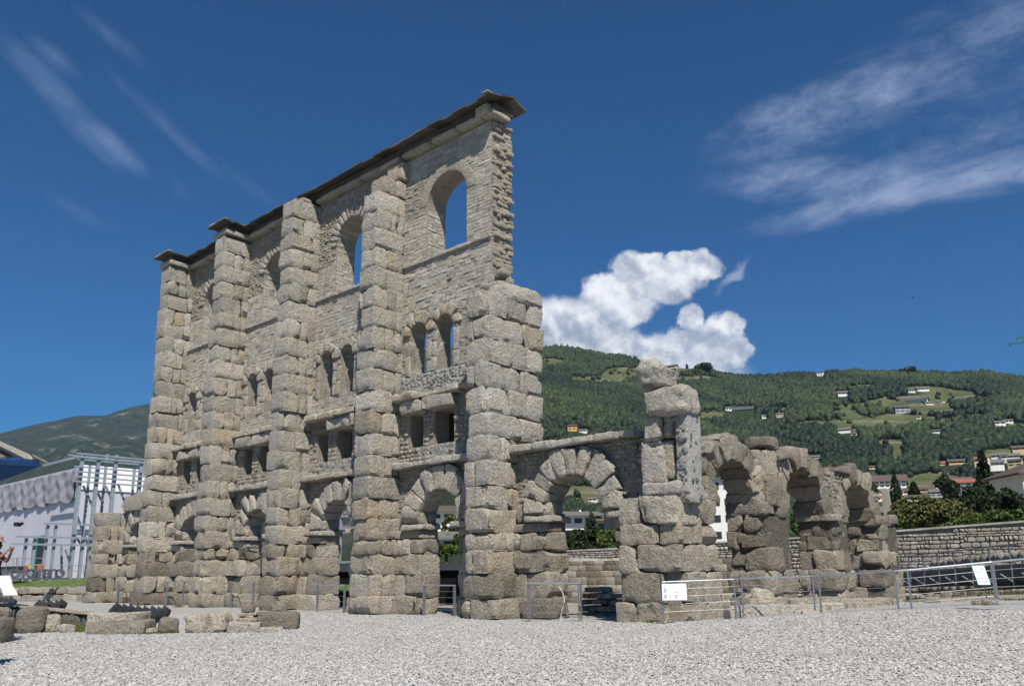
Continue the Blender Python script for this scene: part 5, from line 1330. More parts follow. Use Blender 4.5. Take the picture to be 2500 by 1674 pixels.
# black shrouded floodlights
def lamp(px, cy_, by, s, label):
    b = gp(px-3, by); dist = np.linalg.norm(b[:2]-CAM2); u = s*dist/FPX; rgt = np.array([CR[0], CR[1], 0]); rgt /= np.linalg.norm(rgt); fw = np.array([-rgt[1], rgt[0], 0]); up = np.array([0, 0, 1.])
    t = thing('floodlight', b, label, 'floodlight', 'black floodlights low behind the fragments')
    c = b+up*((by-cy_)*dist/FPX)
    ax = rgt*.5+up*.75+fw*.25; ax /= np.linalg.norm(ax); n2 = np.cross(ax, fw); n2 /= np.linalg.norm(n2); n3 = np.cross(ax, n2)
    def ring(k, r, rr=1.): return [c+ax*(k*u)+(n2*math.cos(a)*r*u*rr+n3*math.sin(a)*r*u) for a in np.arange(8)*math.pi/4]
    V = ring(-.72, .26)+ring(-.3, .44)+ring(.2, .42)+ring(.5, .30); F = [tuple(range(7, -1, -1)), tuple(range(24, 32))]
    for r_ in range(3): F += [(r_*8+i, r_*8+(i+1) % 8, r_*8+8+(i+1) % 8, r_*8+8+i) for i in range(8)]
    mb = MB(); mb.add(np.array(V), F, .4); mb.build('shroud', 'black', t)
    mb = MB(); mb.add(*tubev(c+up*u*.2, c+up*u*.68-rgt*u*.02, u*.2, 4, u*.01)); mb.build('fin', 'black', t)
    for q in (-.12, .12):
        mb = MB(); mb.add(*tubev(b+rgt*u*q-up*.02, c+rgt*u*q, u*.05, 6)); mb.build('stand', 'black', t)
for j, (px, cy_, by) in enumerate(((1, 1478, 1494), (14, 1480, 1495), (25, 1478, 1495), (93, 1486, 1508), (106, 1488, 1509), (118, 1486, 1508), (136, 1487, 1509), (148, 1484, 1508),
        (282, 1496, 1532), (300, 1499, 1533), (316, 1500, 1533), (334, 1502, 1534), (352, 1503, 1534), (370, 1503, 1535), (386, 1505, 1535), (400, 1502, 1535))):
    lab = ['floodlight cut by the left border', 'second floodlight from the left border', 'third floodlight from the left border', 'leftmost floodlight of the middle cluster', 'second floodlight of the middle cluster', 'third floodlight of the middle cluster', 'fourth floodlight of the middle cluster',
           'rightmost floodlight of the middle cluster', 'leftmost floodlight of the long right cluster', 'second floodlight of the long right cluster', 'third floodlight of the long right cluster', 'fourth floodlight of the long right cluster', 'fifth floodlight of the long right cluster',
           'sixth floodlight of the long right cluster', 'seventh floodlight of the long right cluster', 'rightmost floodlight, above the rounded brown block'][j]
    lamp(px, cy_, by, 24 if j < 8 else 28, 'black '+lab)

# ------------------------------------------------------------------ barriers in the arches
def barrier(p, q, label, h=1.02, wires=4, group='steel barriers closing the arches', flat=True):
    p = np.array(p, float); q = np.array(q, float); t = thing('barrier', (p+q)/2, label, 'barrier', group)
    for e in (p, q):
        mb = MB(); d = (q-p)/np.linalg.norm(q-p); u = np.array([-d[1], d[0], 0]); v, F = beamv(e-(0, 0, .1), e+(0, 0, h-.02), .008, .035); mb.add(v, F)
        v, F = beamv(e-(0, 0, .1)+d*.07*(1 if e is p else -1), e+(0, 0, h-.02)+d*.07*(1 if e is p else -1), .006, .02); mb.add(v, F); mb.build('post', 'steel', t)
    d = (q-p)/np.linalg.norm(q-p)
    mb = MB(); mb.add(*tubev(p+(0, 0, h)-d*.04, q+(0, 0, h)+d*.04, .023, 8)); mb.build('top_rail', 'railtop', t)
    for k in range(wires):
        z_ = h*(k+1)/(wires+1); mb = MB(); mb.add(*tubev(p+(0, 0, z_), q+(0, 0, z_), .006, 5)); mb.build('wire', 'steel', t)
    return t
def gq(px, py, Y=None): p = on_ground(px, py) if Y is None else onYp(px, py, Y); return np.array([p[0], p[1], float(gz(p[0], p[1]))])
barrier((-45.2, .15, 0), (-43.2, .4, 0), 'leftmost steel barrier before the low ruin wall')
barrier((-42.3, .5, 0), (-39.9, 1.1, 0), 'second steel barrier beside the leftmost stone pier')
barrier((-34.4, .9, 0), (-32.4, 1.0, 0), 'steel barrier between the first and second piers')
barrier((-27.9, .6, 0), (-25.9, .5, 0), 'steel barrier whose thick post shows left of the third buttress', h=1.15)
barrier((-21.8, .7, 0), (-19.9, .7, 0), 'steel barrier whose thick post shows left of the fourth buttress', h=1.1)
barrier((-14.92, .56, 0), (-13.1, .55, 0), 'steel barrier across the narrow dark arch left of the fifth buttress')
barrier((-8.95, .85, 0), (-7.5, 1.0, 0), 'steel barrier with full wires before the dark opening')
barrier((-3.1, -.25, .05), (-1.6, .35, .05), 'steel barrier in the large open arch with stairs behind', h=1.06)
# ---- long fence with the rising rail
FP = [(1.2, -.0), (2.2, 2.1), (2.5, 2.35), (3.8, 3.75), (4.05, 3.8), (6.15, 3.75), (6.6, 3.9), (8.35, 4.65), (12.6, 6.4), (17, 8.2)]
px_b = [1617, 1794, 1812, 1987, 2002, 2190, 2222, 2432]
fence = thing('rail_fence', (4, 3, .3), 'long steel rail fence climbing to the right before the side arcade', 'fence')
def fpt(px, X): q = onXp(px, 1450, X); return np.array([X, q[1]])
XF = [1.9, 3.2, 3.38, 5.0, 5.15, 7.0, 7.25, 8.8]
FPs = [fpt(a, b) for a, b in zip(px_b, XF)]+[np.array([10.6, 2.1]), np.array([13.0, 2.7])]
def ztop(px, py, X): return float(onXp(px, py, X)[2])
tops_ = [ztop(1612, 1420, 1.9), ztop(1792, 1413, 3.2), ztop(1800, 1412, 3.38), ztop(1982, 1406, 5.), ztop(1990, 1405, 5.15), ztop(2190, 1393, 7.), ztop(2215, 1391, 7.25), ztop(2413, 1371, 8.8), 1.72, 1.86]
bots_ = [ztop(1620, 1512, 1.9), ztop(1794, 1503, 3.2), ztop(1812, 1500, 3.38), ztop(1987, 1497, 5.), ztop(2002, 1497, 5.15), ztop(2190, 1493, 7.), ztop(2224, 1492, 7.25), ztop(2437, 1474, 8.8), .7, .8]
for k, (p, zt_, zb_) in enumerate(zip(FPs, tops_, bots_)):
    mb = MB(); w_ = .036 if k != 7 else .065; mb.add(*beamv((p[0], p[1], zb_-.12), (p[0]+.001, p[1], zt_-.03), w_/2+.0, w_/2)); mb.build('post', 'steel', fence)
for k in range(len(FPs)-1):
    a = np.array([*FPs[k], tops_[k]]); b = np.array([*FPs[k+1], tops_[k+1]]); mb = MB(); mb.add(*tubev(a, b, .019 if k < 6 else .024, 10)); mb.build('top_rail', 'railtop', fence)
    for j in range(1, 5):
        f_ = j/5; a2 = np.array([*FPs[k], bots_[k]+(tops_[k]-bots_[k])*f_]); b2 = np.array([*FPs[k+1], bots_[k+1]+(tops_[k+1]-bots_[k+1])*f_])
        mb = MB(); mb.add(*tubev(a2, b2, .006, 5)); mb.build('wire', 'steel', fence)
# information board on the fence
def panel(name, o, ux, uz, w_, h_, th, mat, parent):
    n_ = np.cross(ux, uz); p = [o, o+ux*w_, o+ux*w_+uz*h_, o+uz*h_]; v = np.array(p+[q+n_*th for q in p]); mb = MB(); mb.add(v, BOXF); return mb.build(name, mat, parent)
A_ = np.array([*FPs[0], 0])+np.array([.02, -.06, 0]); d_ = np.array([*(FPs[1]-FPs[0]), 0]); d_ /= np.linalg.norm(d_); Z3 = np.array([0, 0, 1.])
nrm = np.cross(d_, Z3)
brd = thing('information_board', (*FPs[0], .6), 'white information board with faint grey print hung on the fence', 'sign')
zt_ = tops_[0]-.02; up_ = Z3; O = np.array([A_[0], A_[1], zt_-.42])+nrm*.05
bw = .62
def dface(name, x0, z0, x1, z1, mat, th=.004): panel(name, O+d_*(x0*bw)+up_*(z0*.4)+nrm*.012, d_, up_, (x1-x0)*bw, (z1-z0)*.4, -th if np.dot(nrm, np.cross(d_, up_)) < 0 else th, mat, brd)
panel('board', O, d_, up_, bw, .4, .012, 'paper', brd)
for (x0, z0, x1, z1) in ((.05, .86, .2, .89), (.05, .8, .1, .83), (.45, .9, .55, .93), (.45, .83, .5, .86), (.38, .72, .68, .735), (.05, .45, .17, .47), (.06, .49, .18, .75), (.06, .12, .2, .36), (.3, .12, .36, .36), (.52, .12, .62, .32), (.5, .48, .64, .52), (.5, .40, .53, .5), (.61, .34, .64, .5), (.75, .45, .78, .5)):
    dface('print', x0, z0, x1, z1, 'ink')
# pictogram sign on a thin pole
sp = np.array([*fpt(2408, 8.95), 0]); sp[2] = ztop(2409, 1474, 8.95); sign = thing('pictogram_sign', sp, 'white sign of six pictogram squares on a thin brown pole', 'sign')
rg = np.array([CR[0], CR[1], 0]); rg /= np.linalg.norm(rg); rg = np.array([rg[0]*math.cos(-.1)-rg[1]*math.sin(-.1), rg[0]*math.sin(-.1)+rg[1]*math.cos(-.1), 0]); sc_ = float(np.linalg.norm(sp[:2]-CAM2))/FPX; fwn = np.cross(rg, Z3)
top3 = sp+Z3*(38*sc_); mb = MB(); mb.add(*tubev(sp, top3, .012, 6)); mb.build('pole', 'darksteel', sign)
lean = Z3+rg*(-.22); lean /= np.linalg.norm(lean)
S0 = top3-rg*(13*sc_)-rg*.0; panel('backing', S0-fwn*.012-rg*(1*sc_), rg, lean, 26*sc_, 42*sc_, .01, 'green', sign)
for r_ in range(3):
    for c_ in range(2):
        o_ = S0+rg*(c_*12.3*sc_)+lean*((r_*13.4+.8)*sc_); panel('pictogram_square', o_, rg, lean, 11.8*sc_, 12.8*sc_, .008, 'paper', sign)
        a_ = o_+rg*(5.2*sc_)+lean*(4.5*sc_)+fwn*.0095; mt = {(0, 0): 'red', (0, 1): 'red', (2, 1): 'black', (2, 0): 'ink'}.get((r_, c_), 'ink')
        mb = MB(); w_ = 1.6*sc_; h_ = 3.6*sc_
        mb.add(np.array([a_-rg*w_*.5, a_+rg*w_*.6, a_+rg*w_*.4+lean*h_*.6, a_-rg*w_*.2+lean*h_*.6]+[x+fwn*.003 for x in (a_-rg*w_*.5, a_+rg*w_*.6, a_+rg*w_*.4+lean*h_*.6, a_-rg*w_*.2+lean*h_*.6)]), BOXF)
        mb.add(np.array([a_+lean*h_*.68-rg*w_*.3, a_+lean*h_*.68+rg*w_*.5, a_+lean*h_+rg*w_*.3, a_+lean*h_-rg*w_*.1]+[x+fwn*.003 for x in (a_+lean*h_*.68-rg*w_*.3, a_+lean*h_*.68+rg*w_*.5, a_+lean*h_+rg*w_*.3, a_+lean*h_-rg*w_*.1)]), BOXF); mb.build('pictogram', mt, sign)
for dx, s_, mt, lab in ((-.22, .09, 'stone_brown', 'small reddish stone left of the pictogram sign pole'), (-.02, .10, 'pale', 'small pale stone at the foot of the pictogram sign pole'), (.14, .09, 'stone', 'small grey stone right of the pictogram sign pole')):
    c = sp+rg*dx; tag(stone('loose_stone', c-(s_, s_*.8, .02), c+(s_, s_*.8, s_*1.1), mt, cell=.04, rad=.06, amp=.015), lab, 'stone', 'stones at the sign pole')

# ------------------------------------------------------------------ ledges between fence and arcade
ledge = thing('kerb_ledge', (3.6, 6, 0), 'long straight kerb of pale stones behind the rail fence', 'kerb')
def krow(par, a, b, za, zb, h, L0, L1, mt, wd=.35, tl=(.4, .8), **kk):
    a = np.array(a, float); b = np.array(b, float); L = np.linalg.norm(b-a); d = (b-a)/L; an = math.atan2(d[1], d[0]); x_ = 0
    while x_ < L-.1:
        l_ = min(rnd.uniform(L0, L1), L-x_); c = a+d*(x_+l_/2); z_ = za+(zb-za)*x_/L; k = dict(cell=.12, amp=.02, rad=.03, chip=.04); k.update(kk)
        stone('kerb_stone', (c[0]-l_/2, c[1]-wd/2, z_-h-.15), (c[0]+l_/2, c[1]+wd/2, z_), mt if isinstance(mt, str) else rnd.choice(mt), par, tint=rnd.uniform(*tl), rz=an, **k); x_ += l_
def kpx(par, p0, p1, h, L0, L1, mt, **kk):
    a = onXp(*p0); b = onXp(*p1); krow(par, a[:2], b[:2], a[2], b[2], h, L0, L1, mt, **kk)
kpx(ledge, (1772, 1475, 2.95), (2004, 1476, 4.3), .3, 1.0, 1.7, 'stone', wd=.4, tl=(.6, .8))
kpx(ledge, (1815, 1458, 2.5), (2190, 1460, 4.9), .3, 1.3, 2.2, 'stone_low', wd=.5, tl=(.4, .6))
ruin = thing('ruined_footing', (5.6, 6.4, .3), 'rough yellowish footing stones with grass in their joints behind the fence', 'ruin')
kpx(ruin, (1996, 1470, 4.3), (2175, 1469, 5.7), .4, .3, .7, ['pale', 'stone', 'stone_brown'], wd=.45, tl=(.3, .9), amp=.05, rad=.08, chip=.1)
kpx(ruin, (2180, 1468, 5.8), (2335, 1463, 7.3), .35, .6, 1.2, ['pale', 'stone'], wd=.5, tl=(.3, .8), amp=.05, rad=.08)
kpx(ruin, (1955, 1490, 4.7), (2190, 1489, 6.5), .2, .6, 1.3, ['pale'], wd=.3, tl=(.4, .9), amp=.03, rad=.04)
pbl = onXp(1866, 1474, 2.9); tag(stone('pale_boulder', tuple(pbl-(.3, .25, .1)), tuple(pbl+(.28, .25, .42)), 'pale', tint=.9, cell=.07, rad=.22, amp=.07, lump=.08), 'whitish boulder behind the rail fence before the first arcade pier', 'stone')
tag(stone('pale_boulder', (2.2, 2.7, .3), (2.6, 3.2, .75), 'pale', tint=.7, cell=.07, rad=.14, amp=.06), 'small pale rock in the gap beside the corner pier', 'stone')
bank = thing('stepped_bank', (7, 14, .3), 'broken stone bank and steps under the dark walkway girder', 'ruin')
krow(bank, (3.6, 17.), (11.5, 12.5), .55, .95, .4, .4, 1.1, ['stone_brown', 'stone', 'rubble'], .6, (.2, .9), amp=.07, rad=.1, chip=.12)
krow(bank, (3.4, 15.5), (12.5, 11.), .38, .80, .3, 1.2, 2.6, ['stone_low', 'stone'], .6, (.2, .6), amp=.02, rad=.04)
krow(bank, (4.4, 18.6), (12.5, 14.), .9, 1.15, .4, .25, .6, ['stone_brown', 'rubble', 'pale'], .5, (.2, .9), amp=.05, rad=.08)
soil = kind(strip('footpath', [((2.2, 2.6, .15), (2.2, 20, .2)), ((4., 3.9, .30), (4.5, 20, .4)), ((7., 5., .42), (9, 18, .7)), ((9.5, 5.6, .56), (13, 16, .95)), ((16, 7.5, .8), (22, 16, 1.3))], 'dirt', 24), 'structure')
def wd_(cx, cy, s, z): return lambda rs: (cx+rs.normal(0, s), cy+rs.normal(0, s*.6), z)
for k, (cx, cy, s, z, n_, h_, mt) in enumerate(((5.7, 7.4, .8, .35, 900, .16, 'leafolive'), (6.6, 5.3, .35, .45, 700, .15, 'leaf'), (7.2, 12, .9, .6, 700, .15, 'leafolive'), (2.6, 3.4, .12, .45, 260, .22, 'leafolive'), (3.2, 1.6, .25, .27, 250, .07, 'leafolive'), (8.8, 6.2, .8, .6, 700, .06, 'leafolive'), (9.6, 5.2, .6, .6, 500, .06, 'leafolive'), (-25.0, -.15, .15, .0, 160, .1, 'leafolive'), (1.1, -.1, .12, .1, 160, .1, 'leafolive'), (5.0, 6.7, .9, .33, 800, .14, 'leafolive'), (3.1, 5.2, .8, .3, 400, .08, 'leafolive'))):
    kind(blades('weeds', wd_(cx, cy, s, z), n_, h_, mt, .012), 'stuff')
# walkway girder with slanting mesh railing
wk = thing('walkway', (10, 20, 1.), 'dark steel walkway girder with leaning wire mesh railing', 'walkway')
W0, W1 = at(2172, 1413, 46), at(2600, 1390, 34)
dW = (W1-W0); LW = np.linalg.norm(dW); dW /= LW; nW = np.array([dW[1], -dW[0], 0]); nW /= np.linalg.norm(nW)
mb = MB(); mb.add(*beamv(W0, W1, .12, .30)); mb.build('girder', 'darksteel', wk)
mb = MB(); mb.add(*beamv(W0-Z3*.34-nW*.4, W1-Z3*.34-nW*.4, .5, .08)); mb.build('deck', 'black', wk)
npost = 10
for k in range(npost+1):
    b = W0+dW*(LW*k/npost)+nW*.2; mb = MB(); mb.add(*beamv(b-Z3*.5, b+Z3*1.0, .02, .03)); mb.build('post', 'steel', wk)
    mb = MB(); mb.add(*beamv(b-Z3*.35, b+nW*.45-Z3*.05, .02, .02)); mb.build('strut', 'bluesteel', wk)
mb = MB(); mb.add(*beamv(W0+nW*.2+Z3*1.0, W1+nW*.2+Z3*1.0, .02, .02)); mb.build('top_rail', 'steel', wk)
mb = MB()
for k in range(70):
    b = W0+dW*(LW*k/70)+nW*.2; mb.add(*tubev(b+Z3*.2, b+Z3*.98+dW*.45, .004, 4)); mb.add(*tubev(b+Z3*.98, b+Z3*.2+dW*.45, .004, 4))
kind(mb.build('wire_mesh', 'steel', wk), 'stuff')
# foundations of this walkway: rough rubble wall under and behind it
rub = thing('rubble_foundation', at(2350, 1400, 44), 'rough rubble foundation courses behind the walkway railing', 'ruin')
mb = MB()
for row in range(5):
    x_ = -1.
    while x_ < LW+2:
        l_ = rnd.uniform(.2, .6); c = W0+dW*x_-nW*(1.6+.25*row)+Z3*(-.9+row*.42); h_ = rnd.uniform(.14, .26)
        v, F = stonev(c-(l_/2, .25, h_), c+(l_/2, .25, h_), cell=.25, rad=.1, amp=.05); mb.add(v, F.tolist(), rnd.random()); x_ += l_*.9
kind(mb.build('rubble', 'rubble', rub, smooth=True), 'stuff')
# precinct wall of cobbles, from far right running back behind the arches
cw = thing('cobble_wall', at(2300, 1400, 46), 'long retaining wall of rounded pale cobbles closing the precinct', 'wall')
WP = [(b_, h_, 45.5/math.cos(math.atan2(ray(b_, 1400)[0], ray(b_, 1400)[1]))) for b_, h_ in ((2680, 1262), (2500, 1275), (2350, 1286), (2190, 1298), (1960, 1314), (1743, 1326), (1620, 1333), (1497, 1341), (1360, 1347))]
pts_ = [at(a, b, d) for a, b, d in WP]
near_left = [260]; mbc = MB()
for a, b in zip(pts_, pts_[1:]):
    d = (b-a); L = math.hypot(d[0], d[1]); dd = d/L; nn = np.array([dd[1], -dd[0], 0]); nn = nn if nn@(np.array([*CAM2, 0])-np.array([a[0], a[1], 0])) > 0 else -nn
    far = np.linalg.norm(a[:2]-CAM2) > 60
    core = np.array([(*a[:2], -1.), (*b[:2], -1.), (b[0]-nn[0]*.8, b[1]-nn[1]*.8, -1.), (a[0]-nn[0]*.8, a[1]-nn[1]*.8, -1.), (*a[:2], a[2]), (*b[:2], b[2]), (b[0]-nn[0]*.8, b[1]-nn[1]*.8, b[2]), (a[0]-nn[0]*.8, a[1]-nn[1]*.8, a[2])])
    mb = MB(); mb.add(core, BOXF); mb.build('wall_core', 'mortar', cw)
    mb = MB(); c4 = core.copy(); c4[:4, 2] = c4[4:, 2]-.0; c4[4:, 2] += .1; c4[[0, 1, 4, 5], :2] += nn[:2]*.12; mb.add(c4, BOXF); mb.build('coping', 'concrete', cw)
    if far: continue
    z = 0.
    while z < max(a[2], b[2])-.05:
        h_ = rnd.uniform(.10, .27); x_ = 0
        while x_ < L:
            l_ = rnd.uniform(.12, .5)
            zt_ = a[2]+(b[2]-a[2])*x_/L
            if z+h_ < zt_:
                c = a*0; c[:2] = a[:2]+dd[:2]*(x_+l_/2)+nn[:2]*.0; c[2] = z+h_/2; v, F = stonev((-l_/2, -.11, -h_/2), (l_/2, .11, h_/2), cell=.3, rad=h_*.45, amp=.02, gap=.012)
                an = math.atan2(dd[1], dd[0]); v = rotz(v, an, 0*v[0])+c; t = rnd.random()
                if near_left[0] > 0 and 1.5 < z < 3.4 and l_ > .26 and np.linalg.norm(c[:2]-CAM2) < 48.5: 
                    m1 = MB(); m1.add(v, F.tolist(), t); m1.build('cobble', 'brick', cw, smooth=True); near_left[0] -= 1
                else: mbc.add(v, F.tolist(), t)
            x_ += l_
        z += h_
kind(mbc.build('cobbles', 'brick', cw, smooth=True), 'stuff')
# block masonry standing before that wall, seen through the large arch and the side arches
bw_ = thing('block_wall', at(1440, 1460, 44), 'old wall of mixed squared blocks seen through the large open arch', 'wall')
A1, A2 = at(1340, 1400, 50), at(1520, 1400, 47); A3 = at(1800, 1400, 44)
for a, b in ((A1, A2), (A2, A3)):
    d = b-a; L = math.hypot(d[0], d[1]); dd = d/L; an = math.atan2(dd[1], dd[0]); z = -1.
    c0_ = np.array([(a+b)[0]/2, (a+b)[1]/2, 0]); v = rotz(boxv((c0_[0]-L/2, c0_[1]-.1, -1.2), (c0_[0]+L/2, c0_[1]+.6, 2.0)), an, c0_); mb = MB(); mb.add(v, BOXF); mb.build('wall_core', 'darkmortar', bw_)
    while z < 1.95:
        h_ = rnd.uniform(.28, .45); x_ = 0
        while x_ < L:
            l_ = rnd.uniform(.4, .95); c = a+dd*(x_+l_/2); stone('wall_block', (c[0]-l_/2, c[1]-.25, z), (c[0]+l_/2, c[1]+.15, min(z+h_, 2.05)), rnd.choice(['stone_low', 'stone_brown', 'stone_brown', 'brick', 'stone']), bw_, tint=rnd.uniform(.1, .8), rz=an, cell=.16, rad=.015, amp=.012, skew=.005, gap=.006); x_ += l_
        z += h_
# dark understage hall and its concrete slab behind the middle arches
hall = thing('understage_hall', (-14, 18, 0), 'hall with its dark interior painted black under a pale concrete slab behind the arches', 'building')
XH = float(onYp(1230, 1370, 14.2)[0]); box('painted_dark_wall', (-46, 14.5, -.5), (XH-.2, 15., 1.85), 'void', hall); box('painted_dark_wall', (XH-.7, 15., -.5), (XH-.2, 24, 1.85), 'void', hall)  # black walls stand for the unlit inside of the hall
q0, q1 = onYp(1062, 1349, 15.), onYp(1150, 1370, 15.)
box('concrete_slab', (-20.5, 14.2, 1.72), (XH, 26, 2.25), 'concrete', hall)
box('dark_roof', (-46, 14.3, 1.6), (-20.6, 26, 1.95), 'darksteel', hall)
# rubble and steps lying in the arches
def heap(label, cx, cy, n_, spread, hmax, mats, z0=-.05):
    t = thing('rubble_heap', (cx, cy, 0), label, 'rubble heap', 'loose masonry heaps inside the arches')
    for k in range(n_):
        s_ = rnd.uniform(.1, .24); a = rnd.random(); x_ = cx+rnd.uniform(-spread, spread); y_ = cy+rnd.uniform(-.5, .7); zt_ = hmax*max(0, 1-abs(x_-cx)/spread)*a
        stone('heap_stone', (x_-s_*1.3, y_-s_, z0+zt_-s_), (x_+s_*1.3, y_+s_, z0+zt_+s_*.8), rnd.choice(mats), t, tint=rnd.uniform(.3, 1), cell=.09, rad=.07, amp=.04)
heap('heap of pale rubble sloping down in the arch with the full wire barrier', -8.6, 3.0, 34, .9, .75, ['pale', 'rubble', 'stone'])
heap('small heap of rubble at the foot of the narrow arch left of the fifth buttress', -14.7, 3.2, 20, .8, .5, ['pale', 'rubble'])
stp = thing('ruined_steps', (-2.6, 3.5, 0), 'short ruined flight of yellowish masonry in the large open arch', 'steps')
for k in range(5):
    x_ = -3.95
    xe_ = -2.1-.35*max(0, k-2)-.12*k
    while x_ < xe_:
        l_ = rnd.uniform(.2, .45); stone('step_stone', (x_, 3.1+.12*k, -.05+.2*k), (min(x_+l_, xe_+.1), 4.6, .14+.2*k), rnd.choice(['pale', 'pale', 'stone', 'rubble']), stp, tint=rnd.uniform(.2, .8), cell=.07, rad=.02, amp=.03, chip=.15); x_ += l_
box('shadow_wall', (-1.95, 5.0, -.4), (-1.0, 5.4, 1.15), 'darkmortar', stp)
for k in range(3):
    x_ = -3.6-.1*k
    while x_ < -.6:
        l_ = rnd.uniform(.2, .5); stone('step_stone', (x_, 2.55-.4*k*.3, -.1+.0*k), (x_+l_, 2.9, .08), 'rubble', stp, tint=rnd.uniform(.3, .9), cell=.1, rad=.04, amp=.03); x_ += l_
# thin white cable hanging down beside the barrier
cbl = MB(); pv = None
for t in np.linspace(0, 1, 14):
    p = np.array([-2.55+.25*t+.12*math.sin(t*5), .55-.1*t, 1.0-t*.98]); 
    if pv is not None: cbl.add(*tubev(pv, p, .008, 5))
    pv = p
tag(cbl.build('cable', 'paper'), 'thin white cable hanging down beside the barrier of the large arch', 'cable')

# ------------------------------------------------------------------ people at the left border
def skin_body(name, joints, bones, mat, parent=None, sub=2):
    me = bpy.data.meshes.new(name); me.from_pydata([j[0] for j in joints], bones, []); o = bpy.data.objects.new(name, me); COL.objects.link(o)
    md_ = o.modifiers.new('skin', 'SKIN'); md_.use_smooth_shade = True
    for k, j in enumerate(joints):
        sv = me.skin_vertices[0].data[k]; sv.radius = (j[1], j[1] if len(j) < 3 else j[2]); sv.use_root = (k == 0)
    s_ = o.modifiers.new('sub', 'SUBSURF'); s_.levels = sub; s_.render_levels = sub
    me.materials.append(M[mat])
    if parent is not None: o.parent = parent
    return o
def person(loc, heading, label, arms, mats, map_=False):
    t = thing('person', loc, label, 'person'); t.rotation_euler = (0, 0, heading)
    a = arms
    J = [((0, 0, .95), .14, .11), ((0, 0, 1.15), .13, .10), ((0, .0, 1.36), .15, .10), ((0, 0, 1.48), .055), ((0, .015, 1.58), .085, .095), ((0, .02, 1.66), .085, .09),
         ((.10, 0, .88), .09), ((.11, .03, .50), .06), ((.11, -.01, .10), .042), ((.11, .14, .035), .035),
         ((-.10, 0, .88), .09), ((-.11, -.06, .50), .06), ((-.12, -.14, .12), .042), ((-.12, .0, .035), .035),
         ((.19, 0, 1.40), .05), (a[0], .042), (a[1], .03), ((-.19, 0, 1.40), .05), (a[2], .042), (a[3], .03)]
    B = [(0, 1), (1, 2), (2, 3), (3, 4), (4, 5), (0, 6), (6, 7), (7, 8), (8, 9), (0, 10), (10, 11), (11, 12), (12, 13), (2, 14), (14, 15), (15, 16), (2, 17), (17, 18), (18, 19)]
    skin_body('body', J, B, mats[0], t)
    for s_, w_ in ((1, a[1]), (-1, a[3])):     # hands: palm, four fingers and a thumb curled towards what is held
        w_ = np.array(w_); e_ = np.array(a[0] if s_ > 0 else a[2]); d = (w_-e_)/np.linalg.norm(w_-e_); side = np.cross(d, (0, 0, 1.)); side /= np.linalg.norm(side); up = np.cross(side, d)
        palm = w_+d*.07; JJ = [(tuple(w_), .026, .018), (tuple(palm), .034, .016)]; BB = [(0, 1)]
        for k in range(4):
            b0 = palm+side*(k-1.5)*.018; L = (.07, .08, .075, .06)[k]; n0 = len(JJ)
            JJ += [(tuple(b0+d*L*.45+up*.008), .0085), (tuple(b0+d*L*.75+up*.03), .008), (tuple(b0+d*L*.7+up*.05), .007)]; BB += [(1, n0), (n0, n0+1), (n0+1, n0+2)]
        n0 = len(JJ); JJ += [(tuple(w_+d*.035-side*.035*s_+up*.01), .010), (tuple(w_+d*.065-side*.045*s_+up*.03), .009)]; BB += [(0, n0), (n0, n0+1)]
        skin_body('hand', JJ, BB, 'skin', t, 1)
    # clothing
    def lathe(name, prof, mat, squash=.72, cx=0, cy=0):
        n_ = 20; V = []; 
        for r, z in prof: V += [(cx+r*math.cos(q*2*math.pi/n_)*(1+.03*math.sin(q*3)), cy+r*squash*math.sin(q*2*math.pi/n_)*(1+.03*math.sin(q*5)), z) for q in range(n_)]
        F = [(r_*n_+q, r_*n_+(q+1) % n_, (r_+1)*n_+(q+1) % n_, (r_+1)*n_+q) for r_ in range(len(prof)-1) for q in range(n_)]
        mb = MB(); mb.add(np.array(V), F); o = mb.build(name, mat, None, smooth=True); c = o.location.copy(); o.parent = t; o.location = c; return o
    lathe('dress' if mats[1] == 'purple' else 'shirt', [(.30, .62), (.27, .80), (.20, 1.0), (.165, 1.12), (.20, 1.30), (.215, 1.40), (.12, 1.47), (.065, 1.50)] if mats[1] == 'purple' else [(.19, .86), (.18, 1.0), (.175, 1.15), (.21, 1.32), (.22, 1.41), (.12, 1.47), (.065, 1.50)], mats[1])
    if mats[1] != 'purple': lathe('trousers', [(.21, .50), (.20, .7), (.19, .90)], 'cloth')
    lathe('hair', [(.10, 1.50), (.125, 1.60), (.12, 1.70), (.07, 1.76), (.005, 1.775)], 'hair', .95, 0, -.02)
    lathe('hat', [(.22, 1.69), (.13, 1.71), (.12, 1.80), (.07, 1.84), (.005, 1.845)], 'pinkhat', .95)
    for s_ in (-1, 1):
        mb = MB(); v, F = stonev((s_*.035-.012, .098, 1.605), (s_*.035+.012, .112, 1.622), cell=.01, rad=.006, amp=0, skew=0, gap=0); mb.add(v, F.tolist()); o = mb.build('eye', 'hair', None); c = o.location.copy(); o.parent = t; o.location = c
    mb = MB(); mb.add(*tubev((0, .10, 1.60), (0, .13, 1.575), .008, 6, .014)); o = mb.build('nose', 'skin', None); c = o.location.copy(); o.parent = t; o.location = c
    mb = MB(); v, F = stonev((-.025, .098, 1.545), (.025, .11, 1.555), cell=.01, rad=.004, amp=0, skew=0, gap=0); mb.add(v, F.tolist()); o = mb.build('mouth', 'red', None); c = o.location.copy(); o.parent = t; o.location = c
    return t
rgt = np.array([CR[0], CR[1], 0.]); rgt /= np.linalg.norm(rgt)
sb_ = at(-30, 1500, 22.6); tag(stone('stone_fragment', (sb_[0]-.5, sb_[1]-.35, -.05), (sb_[0]+.5, sb_[1]+.35, .54), 'stone_brown', rz=.7, cell=.1, rad=.08, amp=.04), 'squared block outside the left border that the person in purple stands on', 'stone fragment')
